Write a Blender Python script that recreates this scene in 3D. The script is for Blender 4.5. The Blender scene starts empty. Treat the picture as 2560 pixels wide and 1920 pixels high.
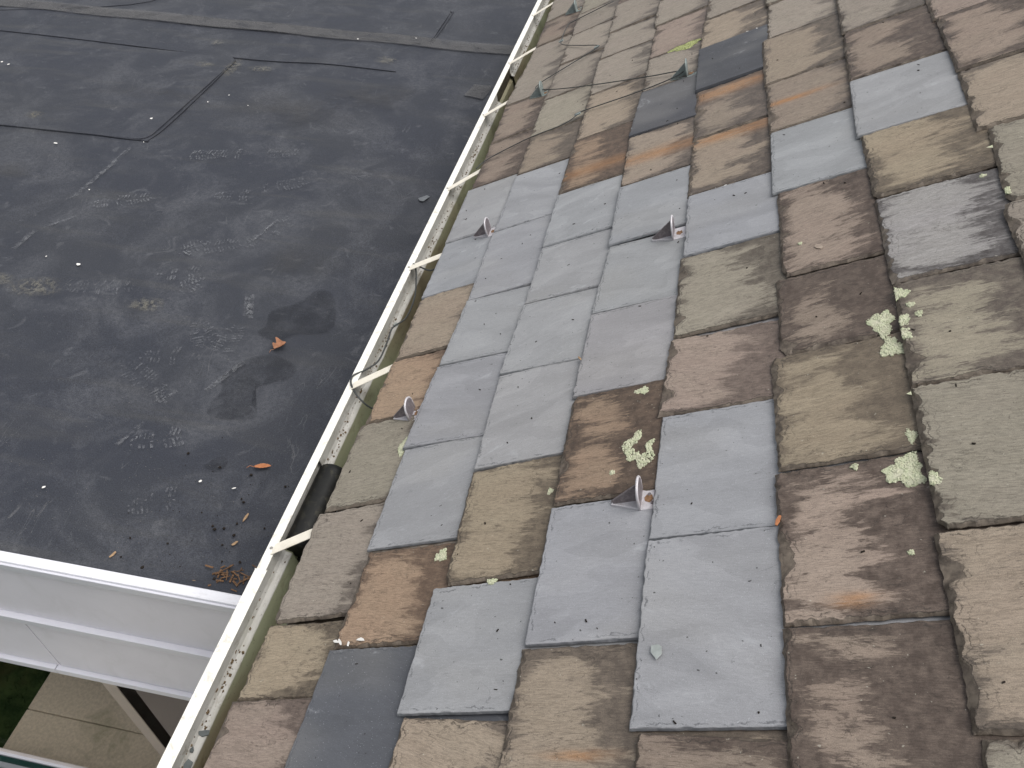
import bpy, math, random
import numpy as np
from mathutils import Vector, Matrix

sc = bpy.context.scene
random.seed(7)
RNG = np.random.RandomState(11)

# ------------------------------------------------------------------ camera, sky, sun, exposure
cam_d = bpy.data.cameras.new('camera')
cam = bpy.data.objects.new('camera', cam_d)
sc.collection.objects.link(cam)
sc.camera = cam
RIGHT = Vector((0.97901439, 0.20334477, -0.01348059))
UP = Vector((-0.13392212, 0.6918142, 0.70954772))
FWD = Vector((-0.15360888, 0.69285208, -0.70452842))
M = Matrix.Identity(4)
for i in range(3):
    M[i][0], M[i][1], M[i][2] = RIGHT[i], UP[i], -FWD[i]
CAM = Vector((0.70641582, 0.0, 1.58316443))
M.translation = CAM
cam.matrix_world = M
cam_d.sensor_width = 36.0
cam_d.lens = 2049.8562 / 2560 * 36
cam_d.clip_start = 0.02
cam_d.clip_end = 200

world = bpy.data.worlds.new("World")
sc.world = world
world.use_nodes = True
wn = world.node_tree
wn.nodes.clear()
SUN_EL, SUN_AZ = math.radians(64), math.radians(96)      # azimuth clockwise from +Y
sky = wn.nodes.new('ShaderNodeTexSky')
sky.sky_type = 'NISHITA'
sky.sun_disc = False
sky.sun_elevation = SUN_EL
sky.sun_rotation = SUN_AZ
sky.air_density = 1.0
sky.dust_density = 3.0
hs = wn.nodes.new('ShaderNodeHueSaturation')              # an overcast sky: nearly all colour gone
hs.inputs['Saturation'].default_value = 0.22
bg = wn.nodes.new('ShaderNodeBackground')
bg.inputs['Strength'].default_value = 0.10
wo = wn.nodes.new('ShaderNodeOutputWorld')
wn.links.new(sky.outputs[0], hs.inputs['Color'])
wn.links.new(hs.outputs[0], bg.inputs[0])
wn.links.new(bg.outputs[0], wo.inputs[0])

sun_d = bpy.data.lights.new('sun', 'SUN')
sun_d.energy = 1.3
sun_d.angle = math.radians(50)
sun_d.color = (1.0, 0.97, 0.93)
sun = bpy.data.objects.new('sun', sun_d)
sc.collection.objects.link(sun)
sd = Vector((math.sin(SUN_AZ) * math.cos(SUN_EL), math.cos(SUN_AZ) * math.cos(SUN_EL), math.sin(SUN_EL)))
sun.rotation_euler = sd.to_track_quat('Z', 'Y').to_euler()
sun.location = (2, 3, 8)

sc.view_settings.view_transform = 'Standard'
sc.view_settings.look = 'None'
sc.view_settings.gamma = 1
sc.view_settings.use_curve_mapping = False
sc.view_settings.exposure = 0.86

# ------------------------------------------------------------------ helpers
SLOPE = math.radians(28.49772044)
VD = Vector((math.cos(SLOPE), 0, math.sin(SLOPE)))        # up the slates
ND = Vector((-math.sin(SLOPE), 0, math.cos(SLOPE)))       # out of the slates
TILT = .05
EXPO = 0.216                                              # exposure of a course


def roof_pt(u, v, h=0.0):
    return Vector((0, u, 0)) + VD * v + ND * h


def roof_mat(u, v, h=0.0, rot=0.0):
    """frame on the roof: x up the slope, y along the gutter, z out of the roof"""
    m = Matrix.Identity(4)
    x, y, z = VD, Vector((0, 1, 0)), ND
    c, s = math.cos(rot), math.sin(rot)
    x2, y2 = x * c + y * s, y * c - x * s
    p = roof_pt(u, v, h)
    for i in range(3):
        m[i][0], m[i][1], m[i][2], m[i][3] = x2[i], y2[i], z[i], p[i]
    return m


def link(o, parent=None):
    sc.collection.objects.link(o)
    if parent is not None:
        o.parent = parent
    return o


def tag(o, label=None, cat=None, group=None, kind=None):
    if label: o['label'] = label
    if cat: o['category'] = cat
    if group: o['group'] = group
    if kind: o['kind'] = kind
    return o


def empty(name, loc=(0, 0, 0), mat=None):
    o = bpy.data.objects.new(name, None)
    o.empty_display_size = 0.05
    link(o)
    if mat is not None:
        o.matrix_world = mat
    else:
        o.location = loc
    return o


class MB:
    """collects polygons, builds ONE mesh object"""
    def __init__(self):
        self.v, self.f = [], []

    def poly(self, pts):
        b = len(self.v)
        self.v += [tuple(p) for p in pts]
        self.f.append(tuple(range(b, b + len(pts))))

    def hexa(self, p):
        """p: 8 points, bottom 4 ccw then top 4 ccw"""
        b = len(self.v)
        self.v += [tuple(q) for q in p]
        for q in ((3, 2, 1, 0), (4, 5, 6, 7), (0, 1, 5, 4), (1, 2, 6, 5), (2, 3, 7, 6), (3, 0, 4, 7)):
            self.f.append(tuple(b + i for i in q))

    def box(self, x0, x1, y0, y1, z0, z1):
        self.hexa([(x0, y0, z0), (x1, y0, z0), (x1, y1, z0), (x0, y1, z0),
                   (x0, y0, z1), (x1, y0, z1), (x1, y1, z1), (x0, y1, z1)])

    def prism(self, pts, z0, z1):
        n = len(pts)
        b = len(self.v)
        self.v += [(p[0], p[1], z0) for p in pts] + [(p[0], p[1], z1) for p in pts]
        self.f.append(tuple(range(b + n - 1, b - 1, -1)))
        self.f.append(tuple(range(b + n, b + 2 * n)))
        for i in range(n):
            j = (i + 1) % n
            self.f.append((b + i, b + j, b + n + j, b + n + i))

    def extrude_y(self, prof, ys, close=False):
        """profile of (x, z) points swept along y"""
        b = len(self.v)
        n = len(prof)
        for y in ys:
            self.v += [(p[0], y, p[1]) for p in prof]
        for k in range(len(ys) - 1):
            for i in range(n if close else n - 1):
                j = (i + 1) % n
                self.f.append((b + k * n + i, b + k * n + j, b + (k + 1) * n + j, b + (k + 1) * n + i))
        if close:
            self.f.append(tuple(b + i for i in range(n)))
            self.f.append(tuple(b + (len(ys) - 1) * n + i for i in range(n - 1, -1, -1)))

    def tube(self, pts, r, n=8):
        pts = [Vector(p) for p in pts]
        b = len(self.v)
        up = Vector((0, 0, 1))
        for i, p in enumerate(pts):
            t = (pts[min(i + 1, len(pts) - 1)] - pts[max(i - 1, 0)]).normalized()
            a = t.cross(up)
            if a.length < 1e-4: a = t.cross(Vector((1, 0, 0)))
            a.normalize()
            c = a.cross(t)
            for k in range(n):
                th = 2 * math.pi * k / n
                self.v.append(tuple(p + a * (r * math.cos(th)) + c * (r * math.sin(th))))
        for i in range(len(pts) - 1):
            for k in range(n):
                k2 = (k + 1) % n
                self.f.append((b + i * n + k, b + i * n + k2, b + (i + 1) * n + k2, b + (i + 1) * n + k))
        self.f.append(tuple(b + k for k in range(n - 1, -1, -1)))
        self.f.append(tuple(b + (len(pts) - 1) * n + k for k in range(n)))

    def build(self, name, mat, parent=None, smooth=False, bevel=0.0):
        me = bpy.data.meshes.new(name)
        me.from_pydata(self.v, [], self.f)
        me.update()
        me.materials.append(mat)
        if smooth:
            me.polygons.foreach_set('use_smooth', [True] * len(me.polygons))
        o = bpy.data.objects.new(name, me)
        link(o, parent)
        if bevel:
            m = o.modifiers.new('bevel', 'BEVEL')
            m.width = bevel
            m.segments = 2
            m.limit_method = 'ANGLE'
        return o


def smooth_path(pts, n=6):
    """Catmull-Rom through the points"""
    P = [Vector(p) for p in pts]
    out = []
    for i in range(len(P) - 1):
        p0, p1, p2, p3 = P[max(i - 1, 0)], P[i], P[i + 1], P[min(i + 2, len(P) - 1)]
        for k in range(n):
            t = k / n
            out.append(0.5 * ((2 * p1) + (p2 - p0) * t + (2 * p0 - 5 * p1 + 4 * p2 - p3) * t * t
                              + (3 * p1 - p0 - 3 * p2 + p3) * t ** 3))
    out.append(P[-1])
    return out


def vnoise(x, y, seed):
    """smooth value noise in -1..1 on numpy arrays"""
    x = np.asarray(x, float); y = np.asarray(y, float)
    xi = np.floor(x).astype(np.int64); yi = np.floor(y).astype(np.int64)
    xf = x - xi; yf = y - yi

    def h(a, b):
        n = (a * 374761393 + b * 668265263 + seed * 974634777) & 0x7fffffff
        n = ((n ^ (n >> 13)) * 1274126177) & 0x7fffffff
        n = n ^ (n >> 16)
        return (n & 0xffff) / 32767.5 - 1
    u = xf * xf * (3 - 2 * xf); v = yf * yf * (3 - 2 * yf)
    return (h(xi, yi) * (1 - u) + h(xi + 1, yi) * u) * (1 - v) + (h(xi, yi + 1) * (1 - u) + h(xi + 1, yi + 1) * u) * v


def fbm(x, y, seed, o=3):
    r = 0; a = 1; s = 0
    for i in range(o):
        r = r + a * vnoise(x * 2 ** i, y * 2 ** i, seed + 31 * i); s += a; a *= .5
    return r / s


# ------------------------------------------------------------------ material helper
class NT:
    def __init__(self, name):
        self.m = bpy.data.materials.new(name)
        self.m.use_nodes = True
        self.t = self.m.node_tree
        self.t.nodes.clear()
        self.out = self.t.nodes.new('ShaderNodeOutputMaterial')
        self.b = self.t.nodes.new('ShaderNodeBsdfPrincipled')
        self.t.links.new(self.b.outputs[0], self.out.inputs[0])

    def set(self, sock, v):
        if hasattr(v, 'is_linked') or hasattr(v, 'links'):
            self.t.links.new(v, sock)
        else:
            sock.default_value = v

    def math(self, op, a, b=0.0, c=None, clamp=False):
        n = self.t.nodes.new('ShaderNodeMath')
        n.operation = op
        n.use_clamp = clamp
        self.set(n.inputs[0], a)
        self.set(n.inputs[1], b)
        if c is not None: self.set(n.inputs[2], c)
        return n.outputs[0]

    def vmath(self, op, a, b):
        n = self.t.nodes.new('ShaderNodeVectorMath')
        n.operation = op
        self.set(n.inputs[0], a)
        self.set(n.inputs[1], b)
        return n.outputs[0]

    def scale(self, a, s):
        return self.vmath('MULTIPLY', a, s)

    def coords(self):
        return self.t.nodes.new('ShaderNodeTexCoord').outputs['Object']

    def attr(self, name, typ='OBJECT', out='Fac'):
        n = self.t.nodes.new('ShaderNodeAttribute')
        n.attribute_type = typ
        n.attribute_name = name
        return n.outputs[out]

    def noise(self, vec, scale=1.0, detail=4, rough=.6, dist=0.0, out='Fac'):
        n = self.t.nodes.new('ShaderNodeTexNoise')
        self.set(n.inputs['Vector'], vec)
        n.inputs['Scale'].default_value = scale
        n.inputs['Detail'].default_value = detail
        n.inputs['Roughness'].default_value = rough
        n.inputs['Distortion'].default_value = dist
        return n.outputs[out]

    def ramp(self, v, a, b, lo=0.0, hi=1.0):
        """smoothstep from a to b"""
        n = self.t.nodes.new('ShaderNodeMapRange')
        n.interpolation_type = 'SMOOTHSTEP'
        self.set(n.inputs['Value'], v)
        n.inputs['From Min'].default_value = a
        n.inputs['From Max'].default_value = b
        n.inputs['To Min'].default_value = lo
        n.inputs['To Max'].default_value = hi
        return n.outputs['Result']

    def mix(self, f, a, b, mode='MIX'):
        n = self.t.nodes.new('ShaderNodeMix')
        n.data_type = 'RGBA'
        n.blend_type = mode
        self.set(n.inputs[0], f)
        self.set(n.inputs[6], a if not isinstance(a, tuple) or len(a) == 4 else (*a, 1))
        self.set(n.inputs[7], b if not isinstance(b, tuple) or len(b) == 4 else (*b, 1))
        return n.outputs[2]

    def sep(self, v):
        n = self.t.nodes.new('ShaderNodeSeparateXYZ')
        self.set(n.inputs[0], v)
        return n.outputs

    def grey(self, v):
        n = self.t.nodes.new('ShaderNodeCombineXYZ')
        for i in range(3): self.set(n.inputs[i], v)
        return n.outputs[0]

    def bump(self, h, strength=.4, dist=.002, normal=None):
        n = self.t.nodes.new('ShaderNodeBump')
        n.inputs['Strength'].default_value = strength
        n.inputs['Distance'].default_value = dist
        self.set(n.inputs['Height'], h)
        if normal is not None: self.set(n.inputs['Normal'], normal)
        return n.outputs[0]

    def fin(self, color, rough=.6, spec=.4, metal=0.0, normal=None, alpha=None):
        self.set(self.b.inputs['Base Color'], color if not isinstance(color, tuple) or len(color) == 4 else (*color, 1))
        self.set(self.b.inputs['Roughness'], rough)
        self.set(self.b.inputs['Specular IOR Level'], spec)
        self.set(self.b.inputs['Metallic'], metal)
        if normal is not None: self.set(self.b.inputs['Normal'], normal)
        if alpha is not None: self.set(self.b.inputs['Alpha'], alpha)
        return self.m


# ------------------------------------------------------------------ materials
def mat_slate(weathered):
    n = NT('weathered_slate' if weathered else 'fresh_slate')
    P0 = n.coords()
    seed = n.attr('seed')
    ang = n.attr('grain')
    rot = n.t.nodes.new('ShaderNodeVectorRotate')
    rot.rotation_type = 'Z_AXIS'
    n.set(rot.inputs['Vector'], P0)
    n.set(rot.inputs['Angle'], ang)
    P = n.vmath('ADD', rot.outputs[0], n.scale(n.grey(seed), (3.1, 1.7, 2.3)))
    tone = n.attr('tone', out='Color')
    edge = n.attr('edge', 'GEOMETRY')
    rim = n.attr('rim', 'GEOMETRY')
    big = n.noise(n.scale(P, (6, 18, 6)), 1, 5, .6, .4)
    streak = n.noise(n.scale(P, (16, 95, 30)), 1, 6, .65, .6)
    fine = n.noise(n.scale(P, (70, 420, 100)), 1, 4, .6, .5)
    grit = n.noise(P, 900, 3, .7)
    iso = n.noise(P, 55, 6, .65)
    if weathered:
        dtone = n.attr('dtone', out='Color')
        dark = n.attr('dark')
        xs = n.sep(P0)
        up = n.math('DIVIDE', xs[0], EXPO)                      # 0 at tail, 1 at the next course
        hi = n.ramp(up, .35, 1.0)
        yrel = n.math('MULTIPLY', xs[1], n.attr('side'))
        # weather streaks: darker growth where the water runs, never reaching evenly
        m = n.math('MULTIPLY', n.math('SUBTRACT', big, .5), 2.7)
        m = n.math('ADD', m, n.math('MULTIPLY', n.math('SUBTRACT', streak, .5), 1.5))
        m = n.math('ADD', m, n.math('MULTIPLY', n.math('SUBTRACT', fine, .5), 1.3))
        m = n.math('ADD', m, n.math('MULTIPLY', n.math('SUBTRACT', hi, .40), .85))
        m = n.math('ADD', m, n.math('MULTIPLY', yrel, 2.2))
        m = n.math('ADD', m, n.math('MULTIPLY', rim, .62))
        m = n.math('ADD', m, n.math('MULTIPLY', n.math('SUBTRACT', dark, .60), 1.6))
        mask = n.ramp(m, -.12, .20)
        tvar = n.noise(n.scale(P, (5, 9, 5)), 1, 3, .5)
        light = n.mix(n.ramp(tvar, .35, .7), n.mix(.08, tone, (.30, .31, .22), 'MIX'), tone)
        light = n.mix(n.ramp(streak, .25, .75), n.mix(1.0, light, (.84, .83, .82), 'MULTIPLY'), light)
        drk = n.mix(n.ramp(iso, .35, .65), dtone, n.mix(.25, dtone, tone))
        col = n.mix(n.math('MULTIPLY', mask, .92), light, drk)
        # rust running down from pyrite
        ry = n.math('DIVIDE', n.math('SUBTRACT', n.math('ADD', xs[1], n.math('MULTIPLY', n.math('SUBTRACT', big, .5), .03)), n.attr('rust_y')), n.attr('rust_w'))
        g = n.math('POWER', 2.718, n.math('MULTIPLY', n.math('MULTIPLY', ry, ry), -1))
        rx = n.math('DIVIDE', n.math('SUBTRACT', xs[0], n.attr('rust_x')), n.attr('rust_l'))
        g = n.math('MULTIPLY', g, n.math('POWER', 2.718, n.math('MULTIPLY', n.math('MULTIPLY', rx, rx), -1)))
        g = n.math('MULTIPLY', g, n.attr('rust'))
        g = n.math('MULTIPLY', g, n.ramp(streak, .3, .6, .45, 1.0))
        col = n.mix(n.math('MINIMUM', g, .9), col, (.34, .175, .078))
        # fine grain, pits
        col = n.mix(1.0, col, n.grey(n.ramp(fine, .34, .62, .80, 1.08)), 'MULTIPLY')
        col = n.mix(1.0, col, n.grey(n.ramp(grit, .34, .64, .76, 1.12)), 'MULTIPLY')
        spk = n.ramp(n.noise(P, 240, 2, .5), .66, .72)
        col = n.mix(n.math('MULTIPLY', spk, .45), col, (.05, .042, .036))
        pale = n.ramp(n.noise(n.vmath('ADD', P, (5, 3, 1)), 160, 2, .5), .72, .76)
        col = n.mix(n.math('MULTIPLY', pale, .4), col, (.5, .48, .40))
        hair = n.ramp(n.noise(n.scale(P, (26, 640, 120)), 1, 3, .55, .35), .58, .70)
        hair = n.math('MULTIPLY', hair, n.ramp(n.noise(n.scale(P, (9, 22, 9)), 1, 4, .6), .44, .62))
        col = n.mix(n.math('MULTIPLY', hair, .55), col, (.052, .040, .032))
        # hair cracks and flaking
        crk = n.math('ABSOLUTE', n.math('SUBTRACT', n.noise(n.scale(P, (10, 26, 10)), 1, 7, .62, .9), .5))
        crk = n.ramp(crk, .0, .009, 1.0, 0.0)
        crk = n.math('MULTIPLY', crk, n.ramp(n.noise(P, 14, 2, .5), .5, .62))
        col = n.mix(n.math('MULTIPLY', crk, .55), col, (.045, .036, .03))
        wrp = n.noise(n.scale(P, (34, 46, 30)), 1, 6, .68, .8)
        ed = n.math('ADD', edge, n.math('MULTIPLY', n.math('SUBTRACT', wrp, .5), .030))
        fl = n.math('ABSOLUTE', n.math('SUBTRACT', n.math('FRACT', n.math('MULTIPLY', ed, 85)), .5))
        flk = n.math('MULTIPLY', n.ramp(fl, .0, .15, 1, 0), n.ramp(ed, -.026, -.008))
        flk = n.math('MULTIPLY', flk, n.ramp(n.noise(P, 26, 3, .6), .44, .55))
        col = n.mix(n.math('MULTIPLY', flk, .75), col, (.040, .033, .028))
        bev = n.mix(n.ramp(iso, .35, .65), (.085, .068, .055), (.17, .14, .11))
        col = n.mix(n.math('MULTIPLY', n.ramp(n.math('ADD', edge, n.math('MULTIPLY', n.math('SUBTRACT', n.noise(P, 260, 3, .6), .5), .004)), -.0004, .0010), n.ramp(iso, .2, .55, .45, .9)), col, bev)
        outl = n.ramp(n.math('ABSOLUTE', n.math('ADD', edge, n.math('MULTIPLY', n.math('SUBTRACT', n.noise(P, 260, 3, .6), .5), .004))), .0002, .0012, 1, 0)
        col = n.mix(n.math('MULTIPLY', outl, n.ramp(iso, .3, .55, .2, .75)), col, (.040, .032, .026))
        h = n.math('ADD', n.math('MULTIPLY', fine, .42), n.math('MULTIPLY', streak, .10))
        h = n.math('ADD', h, n.math('MULTIPLY', iso, .16))
        h = n.math('SUBTRACT', h, n.math('MULTIPLY', flk, .4))
        h = n.math('SUBTRACT', h, n.math('MULTIPLY', crk, .5))
        h = n.math('ADD', h, n.math('MULTIPLY', grit, .12))
        nrm = n.bump(h, .6, .0017)
        return n.fin(col, n.ramp(mask, 0, 1, .72, .55), .3, normal=nrm)
    # fresh slate: even blue grey, mica sparkle, soft bands and scuffs
    band = n.noise(n.scale(P, (3.5, 11, 3)), 1, 3, .5, 1.2)
    col = n.mix(1.0, tone, n.grey(n.ramp(band, .3, .7, .91, 1.07)), 'MULTIPLY')
    col = n.mix(n.ramp(n.noise(n.scale(P, (2.5, 5, 2)), 1, 2, .5), .48, .7, 0, .22), col, (.30, .29, .27))
    edgeb = n.noise(n.scale(P, (4.5, 10, 3)), 1, 2, .5, .3)
    wet = n.ramp(edgeb, .505, .52)                               # hard-edged cleft tide marks
    col = n.mix(1.0, col, n.grey(n.ramp(wet, 0, 1, .95, 1.03)), 'MULTIPLY')
    col = n.mix(1.0, col, n.grey(n.ramp(fine, .2, .8, .90, 1.08)), 'MULTIPLY')
    col = n.mix(1.0, col, n.grey(n.ramp(grit, .32, .66, .84, 1.12)), 'MULTIPLY')
    mica = n.ramp(n.noise(P, 420, 2, .5), .68, .74)
    col = n.mix(n.math('MULTIPLY', mica, .5), col, (.52, .54, .57))
    scuff = n.math('MULTIPLY', n.ramp(n.noise(n.scale(P, (9, 16, 9)), 1, 5, .7, .5), .60, .72), .35)
    col = n.mix(scuff, col, (.46, .47, .49))
    dots = n.ramp(n.noise(n.vmath('ADD', P, (2, 7, 4)), 130, 1, .4), .775, .79)
    col = n.mix(n.math('MULTIPLY', dots, .85), col, (.03, .028, .028))
    crk = n.math('ABSOLUTE', n.math('SUBTRACT', n.noise(n.scale(P, (7, 16, 7)), 1, 6, .6, .7), .5))
    crk = n.math('MULTIPLY', n.ramp(crk, .0, .005, 1.0, 0.0), n.ramp(n.noise(P, 11, 2, .5), .57, .64))
    col = n.mix(n.math('MULTIPLY', crk, .5), col, (.07, .07, .075))
    col = n.mix(n.math('MULTIPLY', n.ramp(edge, -.0003, .0008), n.ramp(iso, .3, .6, .35, .9)), col, n.mix(1.0, tone, (.44, .46, .48), 'MULTIPLY'))
    wrp = n.noise(n.scale(P, (34, 46, 30)), 1, 6, .68, .8)
    ed = n.math('ADD', edge, n.math('MULTIPLY', n.math('SUBTRACT', wrp, .5), .030))
    fl = n.math('ABSOLUTE', n.math('SUBTRACT', n.math('FRACT', n.math('MULTIPLY', ed, 85)), .5))
    flk = n.math('MULTIPLY', n.ramp(fl, .0, .15, 1, 0), n.ramp(ed, -.020, -.005))
    flk = n.math('MULTIPLY', flk, n.ramp(n.noise(P, 26, 3, .6), .44, .55))
    col = n.mix(n.math('MULTIPLY', flk, .72), col, (.055, .058, .065))
    h = n.math('ADD', n.math('MULTIPLY', fine, .3), n.math('MULTIPLY', band, .05))
    h = n.math('SUBTRACT', h, n.math('MULTIPLY', flk, .4))
    h = n.math('ADD', h, n.math('MULTIPLY', iso, .16))
    h = n.math('ADD', h, n.math('MULTIPLY', grit, .12))
    h = n.math('SUBTRACT', h, n.math('MULTIPLY', crk, .4))
    return n.fin(col, .44, .5, normal=n.bump(h, .3, .0013))


def mat_membrane():
    n = NT('rubber_membrane')
    P = n.coords()
    a = n.noise(P, 1.1, 4, .6)
    b = n.noise(n.scale(P, (3, 3, 3)), 1, 8, .68, .6)
    c = n.noise(P, 60, 5, .7)
    g = n.noise(P, 260, 3, .7)
    far = n.noise(n.scale(P, (1.2, 9, 1)), 1, 4, .6, .4)
    col = n.mix(n.ramp(a, .35, .68), (.027, .030, .040), (.032, .0345, .042))
    dust = n.math('MULTIPLY', n.ramp(b, .42, .66), n.ramp(c, .3, .62, .3, 1))
    col = n.mix(n.math('MULTIPLY', dust, .58), col, (.086, .089, .099))
    blot = n.ramp(n.noise(n.scale(P, (7, 9, 7)), 1, 5, .6, 1.2), .60, .72)
    col = n.mix(n.math('MULTIPLY', blot, .30), col, (.13, .133, .142))
    scr = n.math('ABSOLUTE', n.math('SUBTRACT', n.noise(n.scale(P, (9, 2.2, 4)), 1, 3, .5, 1.0), .5))
    scr = n.math('MULTIPLY', n.ramp(scr, 0, .006, 1, 0), n.ramp(n.noise(P, 3.5, 2, .5), .52, .66))
    col = n.mix(n.math('MULTIPLY', scr, .30), col, (.18, .18, .18))
    col = n.mix(n.ramp(far, .5, .75, 0, .30), col, (.075, .073, .068))
    col = n.mix(1.0, col, n.grey(n.ramp(g, .33, .67, .68, 1.32)), 'MULTIPLY')
    spk = n.ramp(n.noise(P, 150, 1, .4), .745, .765)
    col = n.mix(n.math('MULTIPLY', spk, .2), col, (.2, .195, .18))
    h = n.math('ADD', n.math('MULTIPLY', b, .5), n.math('MULTIPLY', c, .3))
    return n.fin(col, n.ramp(b, .3, .7, .55, .7), .35, normal=n.bump(h, .3, .003))


def mat_simple(name, col, rough=.5, spec=.5, metal=0.0, var=.12, scale=30, dirt=None, dirt_amt=0.0, dirt_scale=12, bump=.1, stretch=(1, 1, 1)):
    n = NT(name)
    P = n.scale(n.coords(), stretch)
    a = n.noise(P, scale, 5, .6)
    c = n.mix(1.0, col, n.grey(n.ramp(a, .25, .75, 1 - var, 1 + var)), 'MULTIPLY')
    if dirt:
        d = n.ramp(n.noise(P, dirt_scale, 7, .68, .5), .5, .68)
        c = n.mix(n.math('MULTIPLY', d, dirt_amt), c, dirt)
    return n.fin(c, rough, spec, metal, normal=n.bump(a, bump, .001) if bump else None)


def mat_dust(name, col, amt, scale, thr=(.42, .6)):
    n = NT(name)
    P = n.coords()
    a = n.noise(P, scale, 6, .7, .4)
    f = n.attr('fade', 'GEOMETRY')
    al = n.math('MULTIPLY', n.math('MULTIPLY', n.ramp(a, *thr), f), amt)
    return n.fin(col, .8, .2, alpha=al)


M_OLD = mat_slate(True)
M_NEW = mat_slate(False)
M_MEMB = mat_membrane()
M_WHITE = mat_simple('white_aluminium', (.80, .785, .72), .38, .5, 0, .04, 9, (.50, .47, .40), .7, 42, .05)
M_STRAP = mat_simple('cream_strap', (.78, .73, .62), .4, .5, 0, .05, 40, (.55, .48, .36), .4, 30, .05)


def mat_gutter():
    n = NT('algae_gutter')
    P = n.coords()
    z = n.sep(P)[2]
    a = n.noise(n.scale(P, (30, 10, 12)), 1, 6, .65)
    b = n.noise(P, 130, 5, .7)
    c = n.noise(n.scale(P, (4, 1.1, 4)), 1, 3, .5)
    col = n.mix(n.ramp(a, .3, .7), (.42, .41, .385), (.34, .33, .30))
    g = n.math('ADD', n.ramp(z, -.049, -.062), n.math('MULTIPLY', n.math('SUBTRACT', a, .5), .9))
    g = n.ramp(g, .0, .6)
    alg = n.mix(n.ramp(c, .38, .62), (.255, .270, .165), (.165, .135, .075))
    col = n.mix(n.math('MULTIPLY', g, .9), col, alg)
    d = n.ramp(n.noise(n.scale(P, (40, 16, 30)), 1, 7, .72, .4), .52, .66)
    col = n.mix(n.math('MULTIPLY', d, n.ramp(c, .4, .65, .35, .85)), col, (.105, .08, .042))
    s = n.ramp(b, .62, .68)
    col = n.mix(n.math('MULTIPLY', s, .7), col, (.05, .042, .03))
    return n.fin(col, .5, .4, normal=n.bump(b, .15, .001))


M_GUT = mat_gutter()
M_BLACKRUB = mat_simple('black_rubber_sleeve', (.008, .008, .007), .55, .35, 0, .3, 50, (.05, .045, .03), .6, 40, .25)
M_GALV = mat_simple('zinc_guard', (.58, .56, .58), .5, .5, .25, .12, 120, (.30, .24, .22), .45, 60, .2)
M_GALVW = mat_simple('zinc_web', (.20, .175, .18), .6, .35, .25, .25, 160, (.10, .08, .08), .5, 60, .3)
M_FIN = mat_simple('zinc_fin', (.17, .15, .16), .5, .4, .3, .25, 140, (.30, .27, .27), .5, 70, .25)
M_RUST = mat_simple('rust_scab', (.20, .115, .065), .8, .2, 0, .4, 160)
M_VERD = mat_simple('verdigris_guard', (.24, .275, .265), .6, .4, .25, .2, 120, (.18, .20, .19), .5, 60, .2)
M_CABLE = mat_simple('cable_jacket', (.045, .048, .047), .5, .4, 0, .2, 90, None, 0, 1, .1)
M_STEEL = mat_simple('screw_steel', (.45, .43, .40), .4, .6, .7, .1, 200)
M_FASCIA = mat_simple('grey_panel', (.70, .68, .735), .45, .45, 0, .035, 4, (.56, .545, .57), .30, 5, .03, (1.2, 1, .8))
M_LEDGE = mat_simple('pale_trim', (.60, .60, .65), .4, .5, 0, .03, 10)
M_CAP = mat_simple('white_coping', (.74, .74, .78), .42, .5, 0, .03, 14, (.50, .49, .48), .3, 30, .05, (1, 2, 1))
M_JAMB = mat_simple('jamb_paint', (.46, .43, .415), .5, .4, 0, .05, 8)
M_WALL = mat_simple('wall_stucco', (.22, .205, .21), .8, .2, 0, .15, 160, None, 0, 1, .3)
M_JAMB_SHADE = mat_simple('painted_jamb_shade', (.010, .006, .005), .9, .0, 0, .3, 14)  # shade put into the colour, for the side face of the jamb
M_HWALL = mat_simple('house_stucco', (.5, .48, .44), .85, .2, 0, .12, 40, (.35, .33, .3), .4, 3, .3)
M_WOOD = mat_simple('deck_board', (.10, .08, .06), .8, .2, 0, .3, 20, None, 0, 1, .3, (1, 8, 1))
M_PAVE = mat_simple('concrete_slab', (.70, .65, .56), .85, .2, 0, .14, 60, (.25, .26, .17), .55, 3.2, .25)
M_LAWN = None


def mat_lawn():
    n = NT('lawn_grass')
    P = n.coords()
    a = n.noise(P, 9, 8, .75)
    b = n.noise(P, 2.2, 4, .6)
    col = n.mix(n.ramp(a, .35, .65), (.016, .036, .013), (.050, .085, .032))
    col = n.mix(n.math('MULTIPLY', n.ramp(b, .55, .75), .5), col, (.075, .05, .025))
    return n.fin(col, .9, .1, normal=n.bump(a, .8, .02))


M_LAWN = mat_lawn()


def mat_lichen():
    n = NT('lichen')
    P = n.coords()
    a = n.noise(P, 70, 4, .6)
    b = n.noise(P, 330, 4, .65)
    sh = n.attr('shade', 'GEOMETRY')
    col = n.mix(n.ramp(a, .3, .7), (.56, .585, .415), (.62, .59, .47))
    col = n.mix(sh, col, (.30, .345, .20))
    col = n.mix(n.math('MULTIPLY', n.ramp(b, .54, .66), .42), col, (.24, .22, .15))
    return n.fin(col, .9, .1, normal=n.bump(b, .7, .0015))


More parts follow.
